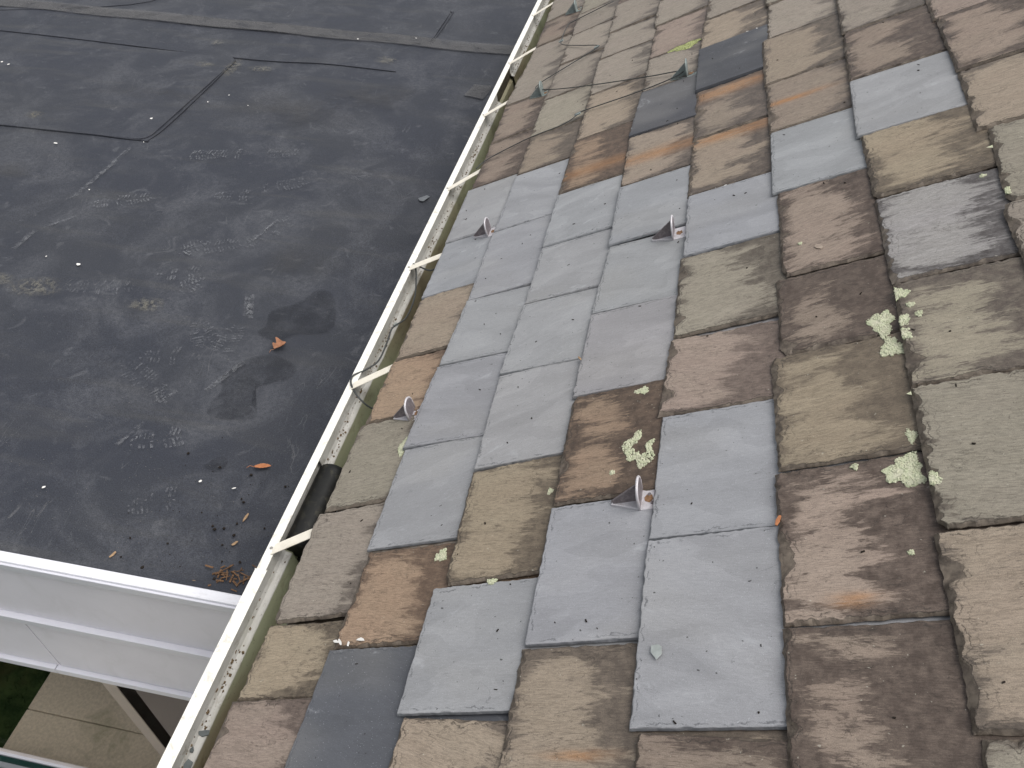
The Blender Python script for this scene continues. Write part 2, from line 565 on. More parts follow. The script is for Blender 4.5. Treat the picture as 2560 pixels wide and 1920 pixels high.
M_LICH = mat_lichen()
M_MOSS = mat_simple('yellow_moss', (.34, .37, .17), .95, .1, 0, .35, 160, (.18, .17, .05), .7, 130, .9)
M_LEAF = mat_simple('dry_leaf', (.27, .125, .068), .7, .3, 0, .25, 60, (.50, .31, .20), .6, 25, .3)
M_LEAF2 = mat_simple('orange_leaf', (.42, .17, .075), .7, .3, 0, .2, 60, (.30, .12, .06), .4, 25, .3)
M_TWIG = mat_simple('bark_bit', (.33, .22, .13), .8, .2, 0, .3, 60, (.14, .09, .06), .5, 25, .3)
M_CHIP = mat_simple('white_flake', (.74, .72, .68), .6, .3, 0, .06, 40)
M_DKCHIP = mat_simple('slate_chip', (.075, .085, .085), .6, .4, 0, .2, 60)
M_PALECHIP = mat_simple('pale_slate_chip', (.31, .335, .32), .6, .4, 0, .15, 60)
M_CRUMB = mat_simple('soil_crumb', (.022, .018, .015), .9, .1, 0, .3, 60)
M_DUST = mat_dust('pale_dust', (.24, .225, .18, 1), .42, 55)
M_PRINT = mat_dust('boot_dust', (.21, .215, .225, 1), .60, 60, (.42, .60))
M_DAMP = mat_dust('damp_film', (.026, .028, .034, 1), .42, 14, (.25, .6))
M_BAND = mat_dust('seam_dust', (.105, .104, .106, 1), .72, 6, (.2, .55))
M_HAZY = mat_dust('soft_dust', (.085, .084, .084, 1), .40, 5, (.3, .75))
M_SEAM = mat_simple('seam_sealant', (.030, .032, .040), .6, .35, 0, .2, 40)
n_ = NT('tinted_glass')
n_.t.nodes.remove(n_.b)
tr = n_.t.nodes.new('ShaderNodeBsdfTransparent'); tr.inputs[0].default_value = (.95, .93, .905, 1)
gl = n_.t.nodes.new('ShaderNodeBsdfGlossy'); gl.inputs['Roughness'].default_value = .02
ms = n_.t.nodes.new('ShaderNodeMixShader')
geo_ = n_.t.nodes.new('ShaderNodeNewGeometry')
n_.t.links.new(n_.math('MULTIPLY', .012, n_.math('SUBTRACT', 1.0, geo_.outputs['Backfacing'])), ms.inputs[0]); n_.t.links.new(tr.outputs[0], ms.inputs[1]); n_.t.links.new(gl.outputs[0], ms.inputs[2])
n_.t.links.new(ms.outputs[0], n_.out.inputs[0])
M_GLASS = n_.m
M_DKGLASS = mat_simple('dark_green_gasket', (.012, .035, .032), .12, .6, 0, .2, 5, None, 0, 1, 0)

# ------------------------------------------------------------------ the ground, the pavement
DV = 1.376
mb = MB(); mb.poly([(-60, -60, -3.03), (60, -60, -3.03), (60, 60, -3.03), (-60, 60, -3.03)])
tag(mb.build('lawn', M_LAWN), 'dark green lawn below the flat roof', None, None, 'structure')
pave = empty('pavement', (0, 0, -3.0))
tag(pave, 'concrete slab path running along the house wall', None, None, 'structure')
for (y0, y1) in ((-2.6, -.603), (-.597, 1.399), (1.403, 3.9)):
    mb = MB(); mb.box(-2.48, -.02, y0, y1, -.06, 0)
    mb.build('paving_slab', M_PAVE, pave, bevel=.006)
# blades so that the lawn has depth where it shows
mb = MB()
for i in range(2600):
    x = -2.5 - random.random() ** 1.3 * 2.2; y = random.uniform(-.6, 2.6)
    h = random.uniform(.03, .07); a = random.uniform(0, math.pi); w = .004
    dx, dy = math.cos(a) * w, math.sin(a) * w
    lx, ly = random.uniform(-.03, .03), random.uniform(-.03, .03)
    mb.poly([(x - dx, y - dy, -3.03), (x + dx, y + dy, -3.03), (x + lx, y + ly, -3.03 + h)])
tag(mb.build('grass', M_LAWN), 'short blades of grass beside the concrete path', None, None, 'stuff')

# ------------------------------------------------------------------ the house under the slates
roof = empty('slate_roofed_house', (0, 0, 0))
tag(roof, 'house under an old brown slate roof with newer blue grey slate repairs', 'house', None, 'thing')
mb = MB(); mb.box(.06, .22, -1.2, 6.2, -2.98, -.14); mb.build('wall', M_HWALL, roof)
mb = MB(); mb.box(.038, .058, -1.2, 6.2, -.22, -.035); mb.build('fascia_board', M_WHITE, roof)

# ------------------------------------------------------------------ flat roofed wing
ZR = -.5
YF = 1.015
wing = empty('flat_roofed_wing', (-2, 3, ZR))
tag(wing, 'flat roofed wing with dark rubber membrane beside the slate roof', 'building')
OFF = Vector((2, -3, .5))


def W(mb, name, mat, **k):
    mb.v = [tuple(Vector(v) + OFF) for v in mb.v]
    return mb.build(name, mat, wing, **k)


def curve_round(poly, r=.06, n=5):
    out = []
    N = len(poly)
    for i in range(N):
        p0, p, p1 = Vector(poly[i - 1]), Vector(poly[i]), Vector(poly[(i + 1) % N])
        a = (p0 - p); b = (p1 - p)
        ra = min(r, a.length * .4); rb = min(r, b.length * .4)
        A = p + a.normalized() * ra; B = p + b.normalized() * rb
        for k in range(n + 1):
            t = k / n
            out.append(tuple(A * (1 - t) ** 2 + p * 2 * t * (1 - t) + B * t * t))
    return out


# membrane: one field sheet with a gently uneven surface
nx, ny = 120, 150
xs = np.linspace(-9, .035, nx); ys = np.linspace(YF + .035, 14, ny) if False else np.concatenate([np.linspace(YF + .034, 6, 120), np.linspace(6.2, 14, 30)])
X, Y = np.meshgrid(xs, ys)
Z = ZR + .004 * fbm(X * 1.6, Y * 1.6, 5, 3) + .0012 * fbm(X * 9, Y * 9, 8, 2) - .004
Z += .018 * np.clip(1 - (Y - YF - .034) / .10, 0, 1) ** 2           # turned up at the parapet
mb = MB()
mb.v = [tuple(q) for q in np.stack([X.ravel(), Y.ravel(), Z.ravel()], 1)]
for j in range(len(ys) - 1):
    for i in range(nx - 1):
        a = j * nx + i
        mb.f.append((a, a + 1, a + nx + 1, a + nx))
W(mb, 'membrane_sheet', M_MEMB, smooth=True)


def sheet(poly, h, r=.08, z0=ZR - .012):
    """an overlapping membrane sheet with its own edge"""
    pts = curve_round([(p[0], p[1], 0) for p in poly], r)
    mb = MB(); mb.prism([(p[0], p[1]) for p in pts], z0, ZR + h)
    return W(mb, 'membrane_sheet', M_MEMB, bevel=.0025)


sheet([(-6.5, 3.505), (-1.985, 3.45), (-1.955, 4.49), (-6.5, 4.66)], .0045)
sheet([(-2.6, 4.93), (-.86, 4.88), (-.86, 5.46), (-2.6, 5.56)], .0045)


def seam(pts, w, h=.005):
    mb = MB()
    P = smooth_path([(p[0], p[1], ZR + .001) for p in pts], 8)
    mb.tube([(p[0], p[1], p[2] - .001) for p in P], w * .7, 6)
    return W(mb, 'seam_bead', M_SEAM, smooth=True)


seam([(-5.5, 3.492), (-2.87, 3.478), (-2.06, 3.447), (-1.975, 3.468), (-1.952, 3.75), (-1.955, 4.45)], .0055)
seam([(-5.5, 4.65), (-3.68, 4.615), (-1.97, 4.485), (-1.4, 4.50), (-.95, 4.47)], .005)
seam([(-.85, 4.88), (-.845, 5.2), (-.845, 5.42)], .005)
seam([(-1.33, 5.47), (-1.05, 5.475), (-.9, 5.45), (-.85, 5.40)], .004)
seam([(-6.5, 4.42), (-3.25, 5.1), (-3.0, 5.6)], .004)


def flat(name, pts, h, mat, fade=None, sub=1):
    """a thin mark lying on the membrane; fade 1 in the middle, 0 at the rim"""
    c = sum((Vector((p[0], p[1], 0)) for p in pts), Vector()) / len(pts)
    me = bpy.data.meshes.new(name)
    n = len(pts)
    vv, ff, fd = [tuple(Vector((c.x, c.y, ZR + h)) + OFF)], [], [1.0]
    rings = [(.55, 1.0), (.85, .75), (1.0, 0.0)] if fade is None else fade
    for (s, f) in rings:
        for p in pts:
            vv.append(tuple(Vector((c.x + (p[0] - c.x) * s, c.y + (p[1] - c.y) * s, ZR + h)) + OFF)); fd.append(f)
    for i in range(n):
        j = (i + 1) % n
        ff.append((0, 1 + i, 1 + j))
        for k in range(len(rings) - 1):
            ff.append((1 + k * n + i, 1 + (k + 1) * n + i, 1 + (k + 1) * n + j, 1 + k * n + j))
    me.from_pydata(vv, [], ff)
    at = me.attributes.new('fade', 'FLOAT', 'POINT')
    at.data.foreach_set('value', fd)
    me.materials.append(mat)
    o = bpy.data.objects.new(name, me)
    return link(o, wing)


def ell(cx, cy, rx, ry, n=20, jag=.15):
    ph = random.uniform(0, 6)
    return [(cx + rx * math.cos(t) * (1 + jag * math.sin(3 * t + ph)), cy + ry * math.sin(t) * (1 + jag * math.sin(2 * t + 2 * ph)))
            for t in [2 * math.pi * i / n for i in range(n)]]


# pale dust strip along the far seam
mb_pts = []
me = bpy.data.meshes.new('dust_band')
vv, ff, fd = [], [], []
for i in range(41):
    x = -5.5 + i * .134
    yc = 5.14 - (x + 5.5) * .052 + .008 * math.sin(i)
    for (d, f) in ((-.075, 0), (-.058, 1), (.058, 1), (.075, 0)):
        vv.append(tuple(Vector((x, yc + d, ZR + .0052)) + OFF)); fd.append(f)
for i in range(40):
    for k in range(3):
        ff.append((i * 4 + k, (i + 1) * 4 + k, (i + 1) * 4 + k + 1, i * 4 + k + 1))
me.from_pydata(vv, [], ff)
me.attributes.new('fade', 'FLOAT', 'POINT').data.foreach_set('value', fd)
me.materials.append(M_BAND)
link(bpy.data.objects.new('dust_band', me), wing)

for (cx, cy, rx, ry) in ((-1.80, 2.23, .13, .075), (-2.0, 2.25, .10, .05), (-1.28, 2.21, .085, .055), (-1.922, 4.34, .05, .13), (-2.11, 4.36, .07, .04),
                         (-1.75, 4.357, .09, .05), (-2.74, 3.596, .06, .05), (-.78, 2.59, .20, .13), (-1.05, 4.6, .08, .06), (-2.18, 4.67, .05, .035),
                         (-1.35, 3.9, .45, .22), (-2.6, 3.05, .25, .10), (-.95, 4.15, .38, .20), (-2.25, 3.95, .4, .08)):
    big = rx > .19
    flat('dust_patch', ell(cx, cy, rx, ry), .0062, M_HAZY if big else M_DUST, [(.3, .9), (.7, .5), (1.0, 0.0)])
D1 = [(-0.803, 1.874), (-0.765, 1.822), (-0.782, 1.704), (-0.721, 1.68), (-0.587, 1.706), (-0.59, 1.733), (-0.635, 1.773), (-0.654, 1.856), (-0.592, 1.9), (-0.539, 1.925), (-0.538, 1.969), (-0.569, 1.999), (-0.619, 2.025), (-0.687, 2.031), (-0.769, 1.978)]
D2 = [(-0.787, 2.274), (-0.749, 2.171), (-0.791, 2.143), (-0.673, 2.089), (-0.629, 2.16), (-0.522, 2.175), (-0.486, 2.221), (-0.522, 2.336), (-0.568, 2.422), (-0.643, 2.451), (-0.681, 2.336)]
D3 = [(-0.669, 1.479), (-0.64, 1.527), (-0.598, 1.524), (-0.591, 1.487), (-0.615, 1.465), (-0.652, 1.468)]
for D in (D1, D2, D3):
    pts = [(p[0], p[1]) for p in curve_round([(q[0], q[1], 0) for q in D], .05, 3)]
    flat('damp_patch', pts, .0031, M_DAMP, [(.5, .7), (.93, .9), (1.0, .5)])
flat('dust_patch', [(-0.476, 4.235), (-0.45, 4.377), (-0.349, 4.374), (-0.343, 4.304), (-0.361, 4.206)], .006, M_BAND, [(.5, .9), (.98, .9), (1., .9)])


def scratch(p, q, w):
    p = Vector((*p, 0)); q = Vector((*q, 0)); d = (q - p).normalized(); nn = Vector((-d.y, d.x, 0)) * w
    flat('scuff_streak', [tuple((p - nn)[:2]), tuple((q - nn)[:2]), tuple((q + nn)[:2]), tuple((p + nn)[:2])], .0058, M_PRINT, [(.6, .55), (.95, .4), (1., 0)])


scratch((-2.02, 3.36), (-2.039, 2.861), .014); scratch((-2.052, 2.6), (-2.06, 2.45), .014)
scratch((-1.93, 2.74), (-2.03, 2.62), .008); scratch((-1.0, 2.9), (-1.05, 2.7), .007)
scratch((-.75, 1.97), (-.82, 1.8), .012); scratch((-.96, 1.62), (-1.0, 1.50), .01); scratch((-.9, 2.35), (-.84, 2.2), .02)

# dusty boot prints: lugs of the sole as small blocks of dust


def boot(x, y, ang, L=.29, part=(0, 1), k=1.0):
    bm_v, bm_f, fd = [], [], []
    c, s = math.cos(ang), math.sin(ang)

    def put(q, f=1.0):
        b = len(bm_v)
        for (a, d) in q:
            bm_v.append(tuple(Vector((x + a * c - d * s, y + a * s + d * c, ZR + .0066)) + OFF)); fd.append(f)
        bm_f.append(tuple(range(b, b + len(q))))
    for i in range(19):
        t = (i + .5) / 19
        if t < part[0] or t > part[1] or .30 < t < .40: continue
        a = (t - .5) * L
        hw_ = .048 * (1.0 if t > .4 else .8) * math.sqrt(max(0.05, 1 - (2 * t - 1) ** 4))
        for sgn in (-1, 1):
            if random.random() < .12: continue
            tilt = .010 if t > .4 else .002
            w = .0040 * random.uniform(.7, 1.2)
            o = random.uniform(-.001, .001)
            put([(a - w + o, sgn * .006), (a + w + o, sgn * .006), (a + w + tilt + o, sgn * hw_), (a - w + tilt + o, sgn * hw_)], k * random.uniform(.55, 1))
    me = bpy.data.meshes.new('boot_print')
    me.from_pydata(bm_v, [], bm_f)
    me.attributes.new('fade', 'FLOAT', 'POINT').data.foreach_set('value', fd)
    me.materials.append(M_PRINT)
    tag(link(bpy.data.objects.new('boot_print', me), wing), kind='stuff')


for a in ((-1.05, 1.80, 2.62, .30, (0, 1), .55), (-.93, 2.04, 2.3, .29, (.3, 1), .6), (-1.66, 3.345, .25, .28, (.35, 1), 1.0), (-1.44, 3.40, .15, .28, (0, .55), .8),
          (-1.28, 3.43, .3, .28, (.4, 1), .5), (-1.80, 2.89, .45, .28, (0, 1), .85), (-1.344, 2.54, .9, .28, (.65, 1), 1.0), (-1.22, 2.30, .8, .28, (.6, 1), .75),
          (-1.53, 2.276, .2, .28, (0, 1), .5), (-1.11, 3.15, .5, .28, (.2, 1), .55), (-1.21, 2.43, .3, .28, (0, .7), .7), (-.84, 1.57, .4, .26, (0, .7), .85),
          (-.86, 2.02, 1.6, .28, (.4, 1), .55), (-1.22, 2.62, .4, .28, (0, 1), .5), (-.9, 1.72, -.6, .25, (0, .4), .9), (-.74, 3.28, 2.6, .28, (.4, 1), .5),
          (-1.25, 3.04, .2, .28, (0, .6), .7), (-1.0, 2.78, 1.1, .28, (0, 1), .45), (-1.02, 1.95, .2, .27, (0, .5), .5), (-.71, 1.33, .5, .26, (0, .6), .6)):
    boot(*a)

# parapet, fascia panels
XL = -9.0
mb = MB(); mb.extrude_y([], []) if False else None
cap = MB()
cap.box(XL, .0, YF, YF + .033, ZR - .010, ZR + .0165)
W(cap, 'coping', M_CAP, bevel=.004)
cap = MB(); cap.box(XL, .0, YF - .008, YF + .0, ZR - .022, ZR + .0085); W(cap, 'coping_lip', M_LEDGE, bevel=.002)
bd = MB(); bd.box(XL, .0, YF + .04, 14.2, -1.22, ZR - .02); W(bd, 'roof_slab', M_FASCIA)
# upper band in one run, lower band in panels with an open joint
mb = MB(); mb.box(XL, .0, YF + .006, YF + .034, -.835, ZR - .012); W(mb, 'fascia_panel', M_FASCIA)
mb = MB(); mb.box(XL, .0, YF - .014, YF + .030, -.868, -.838); W(mb, 'drip_ledge', M_LEDGE, bevel=.002)
for (x0, x1) in ((-9, -7.63), (-7.625, -5.5), (-5.495, -3.36), (-3.355, -1.2135), (-1.2085, 0)):
    mb = MB(); mb.box(x0, x1, YF + .004, YF + .030, -1.208, -.871); W(mb, 'fascia_panel', M_FASCIA, bevel=.0015)
for (x0, x1) in ((-9, -5.5), (-5.495, -1.229), (-1.226, 0)):
    mb = MB(); mb.box(x0, x1, YF - .012, YF + .030, -1.246, -1.212); W(mb, 'drip_ledge', M_LEDGE, bevel=.002)
# recessed wall below: jamb, near-black sheet painting the shade on its side face, wall panel, then columns and back wall further in
mb = MB(); mb.box(-1.078, .05, 1.10, 1.22, -3.0, -1.222); W(mb, 'wall_panel', M_WALL)
mb = MB(); mb.box(-1.226, -1.163, 1.10, 1.45, -3.0, -1.222); W(mb, 'jamb', M_JAMB, bevel=.002)
mb = MB(); mb.box(-1.1628, -1.157, 1.103, 1.45, -3.0, -1.222); W(mb, 'jamb_side_shade', M_JAMB_SHADE)
for x in (-8.6, -4.6):
    mb = MB(); mb.box(x - .06, x + .06, 1.15, 1.27, -3.02, -1.222); W(mb, 'column', M_JAMB)

# glazed screen under the fascia: frame rails with a glass pane above a dark gasket
scr = empty('glazed_screen', (-1.6, 1.0, -2.4))
tag(scr, 'glass pane held in slim white rails under the grey fascia', 'window')
S_OFF = Vector((1.6, -1.0, 2.4))


def SC(mb, name, mat, **k):
    mb.v = [tuple(Vector(v) + S_OFF) for v in mb.v]
    return mb.build(name, mat, scr, **k)


mb = MB(); mb.box(-6, -.01, .992, 1.018, -2.415, -2.385); SC(mb, 'frame_rail', M_LEDGE, bevel=.003)
mb = MB(); mb.box(-6, -.01, .965, .990, -2.53, -2.40); SC(mb, 'gasket', M_DKGLASS)
mb = MB(); mb.box(-6, -.01, .915, .963, -2.56, -2.515); SC(mb, 'frame_rail', M_LEDGE, bevel=.003)
mb = MB(); mb.box(-6, -.01, .90, 1.02, -3.0, -2.562); SC(mb, 'sill_panel', M_FASCIA)
mb = MB(); mb.box(-6, -.01, 1.003, 1.007, -2.384, -1.2475); SC(mb, 'glass_pane', M_GLASS)

# ------------------------------------------------------------------ slate roof
mb = MB()
for (a, b, c, d) in ((-.7, 5.3, .012, 2.75),):
    q = []
    for (u, v, h) in ((a, c, -.058), (a, d, -.058), (b, d, -.058), (b, c, -.058), (a, c, -.038), (a, d, -.038), (b, d, -.038), (b, c, -.038)):
        q.append(tuple(roof_pt(u, v, h)))
    mb.hexa(q)
mb.build('deck', M_WOOD, roof)

TONES = {   # light tone, dark tone
    'P': ((.280, .232, .198), (.100, .076, .064)), 'Y': ((.300, .258, .190), (.095, .075, .056)), 'G': ((.275, .250, .214), (.090, .074, .062)),
    'g': ((.272, .256, .210), (.086, .070, .056)), 'O': ((.310, .232, .165), (.105, .070, .050)), 'T': ((.285, .243, .192), (.090, .073, .060)),
    'B': ((.258, .214, .176), (.060, .044, .036)), 'b': ((.300, .248, .208), (.064, .046, .037)), 'R': ((.262, .196, .142), (.064, .046, .036)),
    'r': ((.270, .230, .188), (.075, .061, .053)), 't': ((.275, .234, .186), (.066, .053, .046)), 'h': ((.285, .265, .208), (.074, .058, .050)),
    'L': ((.285, .286, .285), (.066, .057, .055)),
}
NEWT = {'N': (.272, .274, .283), 'W': (.280, .277, .279), 'D': (.082, .086, .098), 'K': (.050, .050, .056)}
DARKN = {'D': .3}


def slate(u0, v0, u1, v1, code, res, parent, rnd, first=None):
    """one slate: ragged dressed edges, chipped bevel, slightly uneven face, resting on the course below"""
    cls = code[0]
    new = cls in NEWT
    amt = float(code[1:]) if len(code) > 1 else .3
    sd_ = rnd.randint(1, 100000)
    w = (u1 - u0) - (rnd.uniform(.0020, .0034) if new else rnd.uniform(.0028, .0045))
    L = .46
    t = rnd.uniform(.0062, .0080) if new else rnd.uniform(.0068, .0092)
    if cls in 'DK': t = .0115
    uc = (u0 + u1) / 2
    rot = -math.atan2(v1 - v0, u1 - u0)
    rot = max(-.06, min(.06, rot))
    lift = rnd.uniform(0, .0055) + (.003 if cls == 'K' else 0)
    xv = EXPO * 1.13
    if res < .02:                                                 # fine cells along the dressed edges, coarser inside
        f = res * .45
        ex = np.arange(0, .020, f); ix = np.linspace(.020, xv, int((xv - .02) / (res * 1.5)) + 2)
        gx = np.concatenate([ex, ix, [L]])
        ey = np.arange(0, .013, f); iy = np.linspace(-w / 2 + .013, w / 2 - .013, int(w / (res * 1.5)) + 2)
        gy = np.concatenate([-w / 2 + ey, iy, (w / 2 - ey)[::-1]])
    else:
        gx = np.concatenate([np.linspace(0, xv, 8), [L]])
        gy = np.linspace(-w / 2, w / 2, 9)
    X, Y = np.meshgrid(gx, gy, indexing='ij')
    q = 1.0 if not new else .35
    # distance from the dressed edges
    dT = X; dS = np.minimum(Y + w / 2, w / 2 - Y)
    nx_ = X / .03; ny_ = Y / .03
    scT = np.abs(fbm(Y / .022, 0 * Y + 3.3, sd_, 3)); scS = np.abs(fbm(X / .020, np.sign(Y) * 7.7, sd_ + 9, 3))
    bT = (.0035 + .020 * scT * rnd.uniform(.5, 1.3)) if not new else (.0018 + .006 * scT)
    bS = (.0025 + .012 * scS * rnd.uniform(.4, 1.2)) if not new else (.0012 + .003 * scS)
    if not new:                                                   # a few deep spalls on the tail
        for k in range(rnd.randint(0, 3)):
            yc = rnd.uniform(-w / 2, w / 2); ww = rnd.uniform(.010, .030)
            bT = bT + rnd.uniform(.006, .026) * np.clip(1 - np.abs(Y - yc) / ww, 0, 1)
    eT = np.clip((bT - dT) / bT, 0, 1); eS = np.clip((bS - dS) / bS, 0, 1)
    e = np.maximum(eT, eS)
    z = -TILT * X - t * .80 * np.maximum(eT ** 1.0, eS ** 1.1)
    z += q * .0010 * fbm(X / .09, Y / .05, sd_ + 3, 3)
    lay = fbm(X / .10 + 5, Y / .035, sd_ + 5, 4)                 # cleft layers: small steps
    amp = (.0009 if not new else .0003)
    z += amp * (np.floor(lay * 4) / 4) + amp * .4 * lay
    z += (.0006 * fbm(X / .012, Y / .006, sd_ + 6, 2) * q)
    # ragged outline
    rt = (.0028 if not new else .0010) * fbm(Y / .012, 0 * Y, sd_ + 11, 3)
    rs = (.0018 if not new else .0007) * fbm(X / .012, np.sign(Y) * 5, sd_ + 12, 3)
    if not new and rnd.random() < .5:
        yc = rnd.choice([-1, 1]) * w / 2; ww = rnd.uniform(.010, .025)
        rt = rt + rnd.uniform(.004, .014) * np.clip(1 - np.abs(Y - yc) / ww, 0, 1) ** .7     # broken corner
    X2 = X + rt * np.clip(1 - dT / .03, 0, 1)
    Y2 = Y + np.sign(Y) * rs * np.clip(1 - dS / .012, 0, 1)
    nR, nC = X.shape
    top = np.stack([X2, Y2, z], -1).reshape(-1, 3)
    ii = np.arange(nR * nC).reshape(nR, nC)
    quads = np.stack([ii[:-1, :-1], ii[1:, :-1], ii[1:, 1:], ii[:-1, 1:]], -1).reshape(-1, 4)
    loop = np.concatenate([ii[:, 0][::-1], ii[0, 1:], ii[1:, -1], ii[-1, 1:-1][::-1]])   # around: low side (head to tail), tail, high side, head
    nl = len(loop)
    base = -TILT * top[loop, 0] - t
    ring1 = top[loop]
    ring2 = np.stack([ring1[:, 0], ring1[:, 1], np.minimum(base, ring1[:, 2] - .0008)], -1)
    b1 = len(top); b2 = b1 + nl
    k = np.arange(nl); k2 = (k + 1) % nl
    sk = np.stack([b1 + k, b1 + k2, b2 + k2, b2 + k], -1)[:, ::-1]
    V = np.concatenate([top, ring1, ring2])
    me = bpy.data.meshes.new('slate')
    nq = len(quads) + len(sk)
    me.vertices.add(len(V)); me.vertices.foreach_set('co', V.ravel())
    F = np.concatenate([quads.ravel(), sk.ravel(), np.arange(b2 + nl - 1, b2 - 1, -1)])
    me.loops.add(len(F)); me.loops.foreach_set('vertex_index', F.astype(np.int32))
    me.polygons.add(nq + 1)
    st = np.concatenate([np.arange(nq) * 4, [nq * 4]])
    me.polygons.foreach_set('loop_start', st.astype(np.int32))
    sm = np.zeros(nq + 1, bool)
    sm[:len(quads)] = e.ravel()[quads].max(1) <= 0
    me.polygons.foreach_set('use_smooth', sm)
    me.update(calc_edges=True)
    me.validate()
    ea = np.concatenate([np.maximum(bT - dT, bS - dS).ravel(), np.full(2 * nl, .01)])
    rimv = np.clip(1 - np.minimum(dT * .8, dS) / (.022 if new else .038), 0, 1).ravel()
    rimv = np.concatenate([rimv, np.ones(2 * nl)])
    me.attributes.new('edge', 'FLOAT', 'POINT').data.foreach_set('value', ea.astype(np.float32))
    me.attributes.new('rim', 'FLOAT', 'POINT').data.foreach_set('value', rimv.astype(np.float32))
    me.materials.append(M_NEW if new else M_OLD)
    o = bpy.data.objects.new('slate', me)
    link(o, parent)
    o.matrix_world = roof_mat(uc, (v0 + v1) / 2, lift, rot)
    o['seed'] = rnd.uniform(0, 40)
    o['grain'] = rnd.gauss(0, .12)
    j = rnd.uniform(.92, 1.08)
    if new:
        j = rnd.uniform(.95, 1.06)
        tn = NEWT[cls]
        o['tone'] = [tn[0] * j * rnd.uniform(.985, 1.02), tn[1] * j, tn[2] * j * rnd.uniform(.98, 1.02)]
    else:
        lt, dk = TONES[cls]
        lt = (lt[0] * 1.05, lt[1] * 1.0, lt[2] * .985)
        o['tone'] = [c * j for c in lt]
        j2 = rnd.uniform(.85, 1.15); o['dtone'] = [c * j2 for c in dk]
        o['dark'] = min(.9, amt + .13)
        o['side'] = rnd.uniform(-1, 1) * .8
        o['rust'] = 0.0
        o['rust_y'] = 0.0
        o['rust_w'] = .031
        o['rust_x'] = .1
        o['rust_l'] = .22
    return o


SL = {
 0:[(0.448,1.382,0.579,1.375,'P.15'),(0.579,1.379,0.749,1.379,'Y.3'),(0.749,1.383,1.044,1.373,'G.08'),(1.044,1.389,1.330,1.381,'g.12'),(1.330,1.393,1.572,1.392,'O.2'),(1.572,1.400,1.857,1.392,'T.1'),(1.857,1.391,2.149,1.391,'N'),(2.149,1.389,2.483,1.386,'N'),(2.483,1.394,2.821,1.388,'B.5'),(2.821,1.388,3.144,1.377,'B.4'),(3.144,1.377,3.442,1.382,'G.15'),(3.442,1.385,3.728,1.395,'G.1'),(3.728,1.395,4.028,1.387,'B.4'),(4.028,1.387,4.359,1.378,'G.15')],
 1:[(0.448,1.584,0.676,1.585,'D'),(0.676,1.588,0.905,1.587,'O.35'),(0.905,1.579,1.197,1.575,'N'),(1.197,1.568,1.486,1.577,'N'),(1.486,1.581,1.758,1.592,'N'),(1.758,1.591,2.109,1.584,'N'),(2.109,1.589,2.451,1.591,'N'),(2.451,1.590,2.726,1.586,'T.45'),(2.726,1.583,3.030,1.581,'g.1'),(3.030,1.581,3.345,1.591,'G.25'),(3.345,1.591,3.651,1.596,'G.1'),(3.651,1.596,3.906,1.594,'G.15')],
 2:[(0.448,1.810,0.535,1.819,'T.12'),(0.535,1.802,0.787,1.798,'N'),(0.787,1.820,1.079,1.805,'Y.35'),(1.079,1.805,1.380,1.795,'W'),(1.380,1.795,1.650,1.804,'N'),(1.650,1.804,1.909,1.806,'N'),(1.909,1.805,2.192,1.804,'N'),(2.192,1.804,2.534,1.804,'R.6'),(2.534,1.804,2.877,1.805,'T.35'),(2.877,1.805,3.196,1.795,'G.2'),(3.196,1.801,3.444,1.812,'G.1'),(3.444,1.812,3.770,1.803,'G.2')],
 3:[(0.448,2.028,0.646,2.025,'T.45'),(0.646,2.029,0.939,2.025,'N'),(0.939,2.027,1.236,2.023,'R.6'),(1.236,2.018,1.521,2.021,'W'),(1.521,2.019,1.800,2.031,'N'),(1.800,2.029,2.095,2.026,'N'),(2.095,2.026,2.395,2.020,'r.35'),(2.395,2.019,2.700,2.033,'K'),(2.700,2.032,2.977,2.031,'G.25'),(2.977,2.030,3.281,2.032,'P.3')],
 4:[(0.448,2.237,0.500,2.250,'B.5'),(0.500,2.235,0.830,2.231,'N'),(0.830,2.233,1.121,2.235,'N'),(1.121,2.226,1.350,2.236,'P.4'),(1.350,2.241,1.643,2.238,'g.4'),(1.643,2.246,1.915,2.243,'N'),(1.915,2.240,2.218,2.237,'t.4'),(2.218,2.239,2.533,2.231,'r.5'),(2.533,2.230,2.860,2.228,'K'),(2.860,2.228,3.118,2.233,'T.3')],
 5:[(0.448,2.457,0.645,2.455,'B.8'),(0.645,2.456,0.933,2.449,'b.5'),(0.933,2.455,1.216,2.448,'Y.5'),(1.216,2.465,1.457,2.462,'B.85'),(1.457,2.476,1.792,2.471,'b.5'),(1.792,2.459,2.097,2.459,'N'),(2.097,2.457,2.390,2.451,'r.15'),(2.390,2.447,2.716,2.442,'T.35')],
 6:[(0.491,2.672,0.776,2.669,'T.35'),(0.776,2.676,1.064,2.674,'g.2'),(1.064,2.674,1.347,2.679,'h.55'),(1.347,2.676,1.643,2.675,'L.4'),(1.643,2.674,1.921,2.671,'Y.4'),(1.921,2.661,2.219,2.668,'N'),(2.219,2.668,2.527,2.674,'B.5')],
 7:[(1.496,2.895,1.784,2.914,'g.15'),(1.784,2.893,2.067,2.900,'T.3'),(2.067,2.899,2.390,2.899,'B.4')],
}
rr = random.Random(5)
slates = {}
